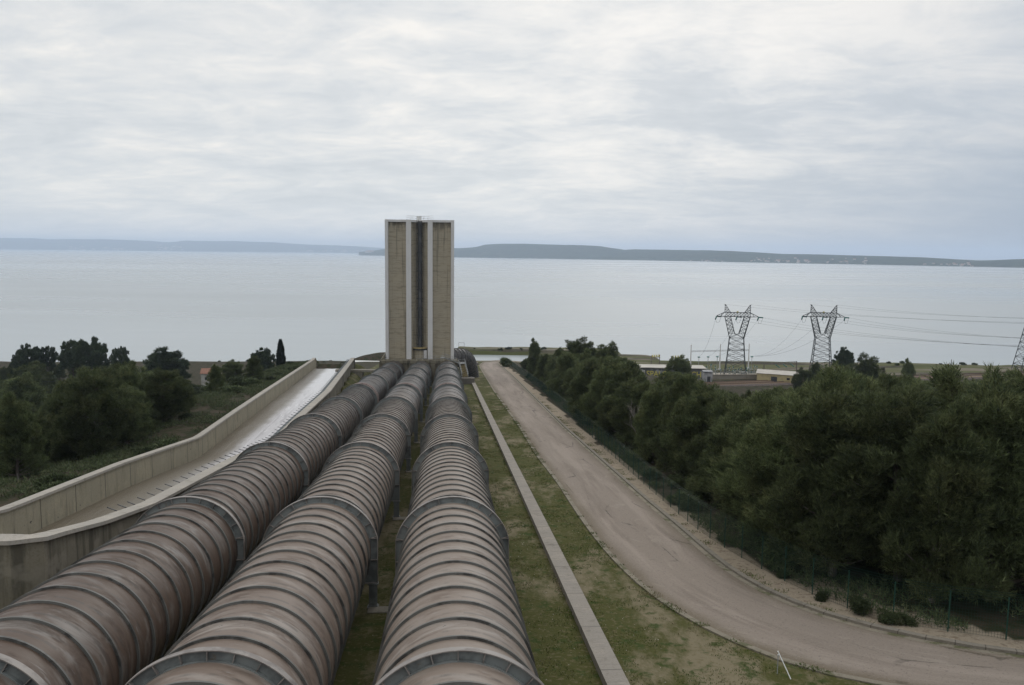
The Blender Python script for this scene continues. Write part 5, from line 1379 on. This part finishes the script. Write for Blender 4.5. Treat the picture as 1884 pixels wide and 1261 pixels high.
for zmin, zmax, n, dmin, hr in ((75, 130, 34, 4.2, (6, 10)), (120, 240, 40, 5.6, (7, 12)), (258, 395, 62, 5.0, (7, 13))):
    for _ in range(n):
        r = try_tree(-1, zmin, zmax, hr, dmin, '', '', 0)
        if not r: continue
        p, h = r; placed.append(Vector((p.x, p.y, 0)))
        zl = 'near' if zmax < 131 else ('middle' if zmax < 250 else 'far')
        lab = {'near': 'green pine on the slope below the spillway wall', 'middle': 'green pine in the hollow left of the spillway, this side of the railway', 'far': 'pine beyond the left railway, toward the lake'}[zl]
        wf_ = rs.uniform(.95, 1.3); lab = look(h, wf_) + ' pine ' + {'near': 'on the slope by the spillway, ', 'middle': 'this side of the left railway, ', 'far': 'beyond the left railway, '}[zl] + where(p, -1); put_tree(rs.choice(pines), p, h, wf_, lab, 'pines left of the spillway, %s part' % zl); nL += 1
t_ = 62
while t_ < 312:
    L_ = fence_x(t_) + rs.uniform(3, 9); p = LH * L_ + AH * t_; h = rs.uniform(6.5, 10); g_ = gz(p.x, p.y)
    while h > 3 and project((p.x, p.y, g_ + h))[1] < skyline(project((p.x, p.y, g_ + h))[0]) + 3: h -= .4
    if h > 3: wf_ = rs.uniform(1.1, 1.45); put_tree(rs.choice(pines), Vector((p.x, p.y, 0)), h, wf_, look(h, wf_) + ' pine crowding the fence, ' + where(Vector((p.x, p.y, g_)), 1), 'pines crowding the fence')
    t_ += rs.uniform(4.5, 8) * (1 if t_ < 160 else 1.2)
for i_, px in enumerate(range(1612, 1900, 22)):
    z = (190, 235, 265)[i_ % 3]; top = at_z(px, skyline(px) + rs.uniform(-2, 9), z); g_ = gz(top.x, top.y)
    put_tree(rs.choice(pines), top, max(top.z - g_, 4), rs.uniform(1.1, 1.4), look(9, 1.2) + ' pine in the skyline row before the hardstanding, number %d from the left end' % (i_ + 1), 'skyline pines of the right-hand wood')
# bushes
def make_bush(seed, m='shrub', leaf=(.2, .06)):
    rs_ = np.random.RandomState(seed); vs = []; tb = MB()
    for i in range(9):
        a = rs_.uniform(0, 6.28); r = rs_.uniform(0, .75); c = np.array([r * math.cos(a), r * math.sin(a), rs_.uniform(.35, .8)])
        p, u = clump_points(rs_, c, rs_.uniform(.35, .55), 170, .85); vs.append(blades(rs_, p, u, 3, leaf[0], leaf[1])); tb.tube([(0, 0, 0), tuple(c)], [.04, .012], 5)
    v = np.concatenate(vs); return np_mesh('foliage', v, np.arange(len(v)).reshape(-1, 3), M[m]), tb.mesh('stem', M['bark'])
bushes = [make_bush(k) for k in (1, 2, 3)]
def put_bush(p, s, label, grp, flat=1.0):
    r_ = thing('bush', label, 'bush', (p.x, p.y, gz(p.x, p.y) - .05), rnd.uniform(0, 6.28), grp); r_.scale = (s, s, s * flat); b = rnd.choice(bushes); link('foliage', b[0], r_); link('stem', b[1], r_)
for (px, py), s, lab in (((1583, 1128), .75, 'low green bush between the second and third fence posts from the right side'), ((1635, 1146), .55, 'small green bush on the gravel, left of two by the fence'), ((1664, 1150), .5, 'small green bush on the gravel, right of two by the fence'), ((1515, 1104), .45, 'green bush pushing through the fence foot'), ((1440, 1062), .45, 'scrubby bush against the fence foot, beside the small pines')):
    put_bush(at_ground(px, py), s, lab, None)
k = 0
while k < 105:      # scrub along the fence and over both slopes
    z = rs.uniform(46, 240); side = rs.choice((1, -1, -1))
    if side > 0:
        t_ = z; L_ = fence_x(t_) + rs.uniform(1.2, 4.5); lab, grp = 'bush behind the green fence', 'bushes behind the green fence'
    else:
        t_ = z; L_ = float(np.interp(t_, _ot[:, 1], _ot[:, 0])) - rs.uniform(1.4, 26); lab, grp = 'bush outside the spillway', 'bushes on the slope outside the spillway'
    p = LH * L_ + AH * t_; bs_ = rs.uniform(.7, 1.9); lab = ('small ' if bs_ < 1.1 else ('middle-sized ' if bs_ < 1.5 else 'large ')) + lab + ', ' + where(Vector((p.x, p.y, gz(p.x, p.y))), side) + (', near part' if z < 110 else (', middle part' if z < 175 else ', far part')); put_bush(p, bs_, lab, grp, rs.uniform(.6, .95)); k += 1
for px, z, s in ((932, 300, 3.0), (355, 300, 3.2), (340, 285, 2.4), (865, 318, 1.5)):
    p = place(px, z); put_bush(p, s, 'rounded dark bush standing on open ground %s' % {932: 'at the far end of the fence', 355: 'left of the cottage', 340: 'below the lone round pine', 865: 'at the end of the low wall'}[px], None)
for i in range(34):      # scrub along the shore skyline
    px = rs.choice((rs.uniform(340, 700), rs.uniform(870, 1010), rs.uniform(1560, 1884))); z = rs.uniform(405, 425) if px < 800 else (rs.uniform(480, 494) if px < 1100 else rs.uniform(415, 435))
    p = place(px, z); put_bush(p, rs.uniform(.6, 1.6), 'small shrub on the shore bank against the lake', 'shrubs on the shore bank', .8)
# undergrowth cover on the slopes (nobody could count it)
rsn = np.random.RandomState(8)
def cover(name, N_, fn, m, length, width, per, up=.6, spread=.8, kind='stuff'):
    p = fn(N_); v = blades(rsn, p, np.tile([0, 0, .3], (len(p), 1)), per, length, width, up, spread)
    me = np_mesh(name, v, np.arange(len(v)).reshape(-1, 3), m); return set_props(link(name, me), kind=kind)
def lt(Lx, t_):
    x = Lx * LH.x + t_ * AH.x; y = Lx * LH.y + t_ * AH.y; return np.stack([x, y, elev(x, y)], 1)
def f_slopeL(n):
    t_ = rsn.uniform(40, 235, n); ox = np.interp(t_, _ot[:, 1], _ot[:, 0]); L_ = ox - .6 - rsn.uniform(0, 1, n) ** 1.3 * 75
    p = lt(L_, t_); k = vnoise(p[:, 0], p[:, 1], 4, 9) + vnoise(p[:, 0], p[:, 1], 1.6, 4) * .6; p = p[k > -.12]; 
    p[:, 2] += rsn.uniform(0, .5, len(p)) * 1.0; return p
cover('undergrowth', 190000, f_slopeL, M['shrub'], .34, .05, 4)
fxa = np.array(frx)
def f_slopeR(n):
    t_ = rsn.uniform(36, 200, n); fx = np.interp(t_, fxa[:, 1], fxa[:, 0]); L_ = fx + .5 + rsn.uniform(0, 1, n) ** 1.4 * 30
    p = lt(L_, t_); k = vnoise(p[:, 0], p[:, 1], 3, 9) + vnoise(p[:, 0], p[:, 1], 1.3, 4) * .6; p = p[k > -.1]; p[:, 2] += rsn.uniform(0, .35, len(p)); return p
cover('undergrowth', 70000, f_slopeR, M['shrub'], .32, .045, 4)
def f_strip(n):
    t_ = 18 + rsn.uniform(0, 1, n) ** 1.3 * 150; rxx = np.interp(t_, le[np.argsort(le[:, 1]), 1], le[np.argsort(le[:, 1]), 0]) - .5
    L_ = rsn.uniform(-4.5, 1, n) ; L_ = np.where(rsn.uniform(0, 1, n) < .85, rsn.uniform(3.0, 1, n) * 0 + 3.2 + rsn.uniform(0, 1, n) * np.maximum(rxx - 3.2, .5), L_)
    p = lt(L_, t_); ok = np.abs(L_ - 6.9) > .6; k = vnoise(p[:, 0], p[:, 1], 2.5, 9) + vnoise(p[:, 0], p[:, 1], .7, 4); p = p[ok & (k > .0)]; return p
cover('grass', 90000, f_strip, M['grassb'], .075, .025, 2, .8, .5)
def f_edge(n):
    t_ = rsn.uniform(24, 180, n); a_ = np.argsort(le[:, 1]); b_ = np.argsort(re_[:, 1]); l_ = np.interp(t_, le[a_, 1], le[a_, 0]); r_ = np.interp(t_, re_[b_, 1], re_[b_, 0])
    pick = rsn.uniform(0, 1, n); L_ = np.where(pick < .6, l_ - .15 + rsn.normal(0, .18, n), np.where(pick < .85, r_ + .5 + np.abs(rsn.normal(0, .5, n)), 6.55 + rsn.normal(0, .1, n) - (rsn.uniform(0, 1, n) < .5) * .15))
    p = lt(L_, t_); k = vnoise(t_, pick * 0 + np.round(pick), 1.7, 5) + vnoise(t_, pick * 0, .6, 6) * .8; p = p[k > .10]; p[:, 2] += .05; return p
cover('grass', 30000, f_edge, M['grassb'], .11, .035, 2, .8, .5)
def stones(n, fn, name, r):
    p = fn(n); vs = []
    for q in p:
        s = r * rnd.uniform(.4, 1.4); t3 = [Vector((rnd.uniform(-1, 1), rnd.uniform(-1, 1), rnd.uniform(-.2, .8))) * s for _ in range(4)]
        a, b, c_, d_ = [Vector(q) + k for k in t3]
        for f in ((a, b, c_), (a, b, d_), (b, c_, d_), (a, c_, d_)): vs += [tuple(k) for k in f]
    v = np.array(vs); set_props(link(name, np_mesh(name, v, np.arange(len(v)).reshape(-1, 3), M['stonebit'])), kind='stuff')
def f_verge(n):
    t_ = rsn.uniform(30, 110, n); o_ = np.argsort(re_[:, 1]); rxx = np.interp(t_, re_[o_, 1], re_[o_, 0]); return lt(rxx + rsn.uniform(.5, 4.2, n), t_)
stones(2600, f_verge, 'gravel', .032)
def f_st2(n): 
    t_ = 18 + rsn.uniform(0, 1, n) * 60; return lt(rsn.uniform(3.2, 10.2, n), t_)
stones(900, f_st2, 'pebbles', .035)
# bare branchy pine among the wood
def bare(p, h, label):
    r_ = thing('bare_tree', label, 'bare tree', (p.x, p.y, gz(p.x, p.y)), 0); tb = MB(); q = random.Random(4)
    def br(a, d, L, r, dep):
        b = a + d * L; tb.tube([a, a.lerp(b, .5) + Vector((q.uniform(-.1, .1),) * 3) * L * .3, b], [r, r * .8, r * .55], 5)
        if dep:
            for _ in range(3): nd = (d + Vector((q.uniform(-.8, .8), q.uniform(-.8, .8), q.uniform(-.2, .6)))).normalized(); br(a.lerp(b, q.uniform(.5, 1)), nd, L * .65, r * .55, dep - 1)
    br(Vector((0, 0, 0)), Vector((.05, 0, 1)), h * .45, .12, 4); tb.build('trunk', M['dead'], r_)
p = at_z(1180, 800, 92); bare(p, 8.5, 'bare grey branched tree among the pines behind the fence')

# ------------------------------------------------------------------ haze
hz = MB(); hz.box((0, 0, 150), (49000, 49000, 312)); hm = bpy.data.materials.new('haze'); hm.use_nodes = True; t = hm.node_tree; t.nodes.clear()
pv = t.nodes.new('ShaderNodeVolumePrincipled'); pv.inputs['Color'].default_value = (.70, .82, 1.0, 1); pv.inputs['Density'].default_value = 8.5e-5; pv.inputs['Anisotropy'].default_value = .4
om = t.nodes.new('ShaderNodeOutputMaterial'); t.links.new(pv.outputs[0], om.inputs['Volume'])
ho = hz.build('haze', hm); set_props(ho, kind='stuff')
print('trees', ntree, 'R', nR, 'L', nL, 'objects', len(C.objects), 'houses', nv, 'tan', TANS, 'HT', HT)
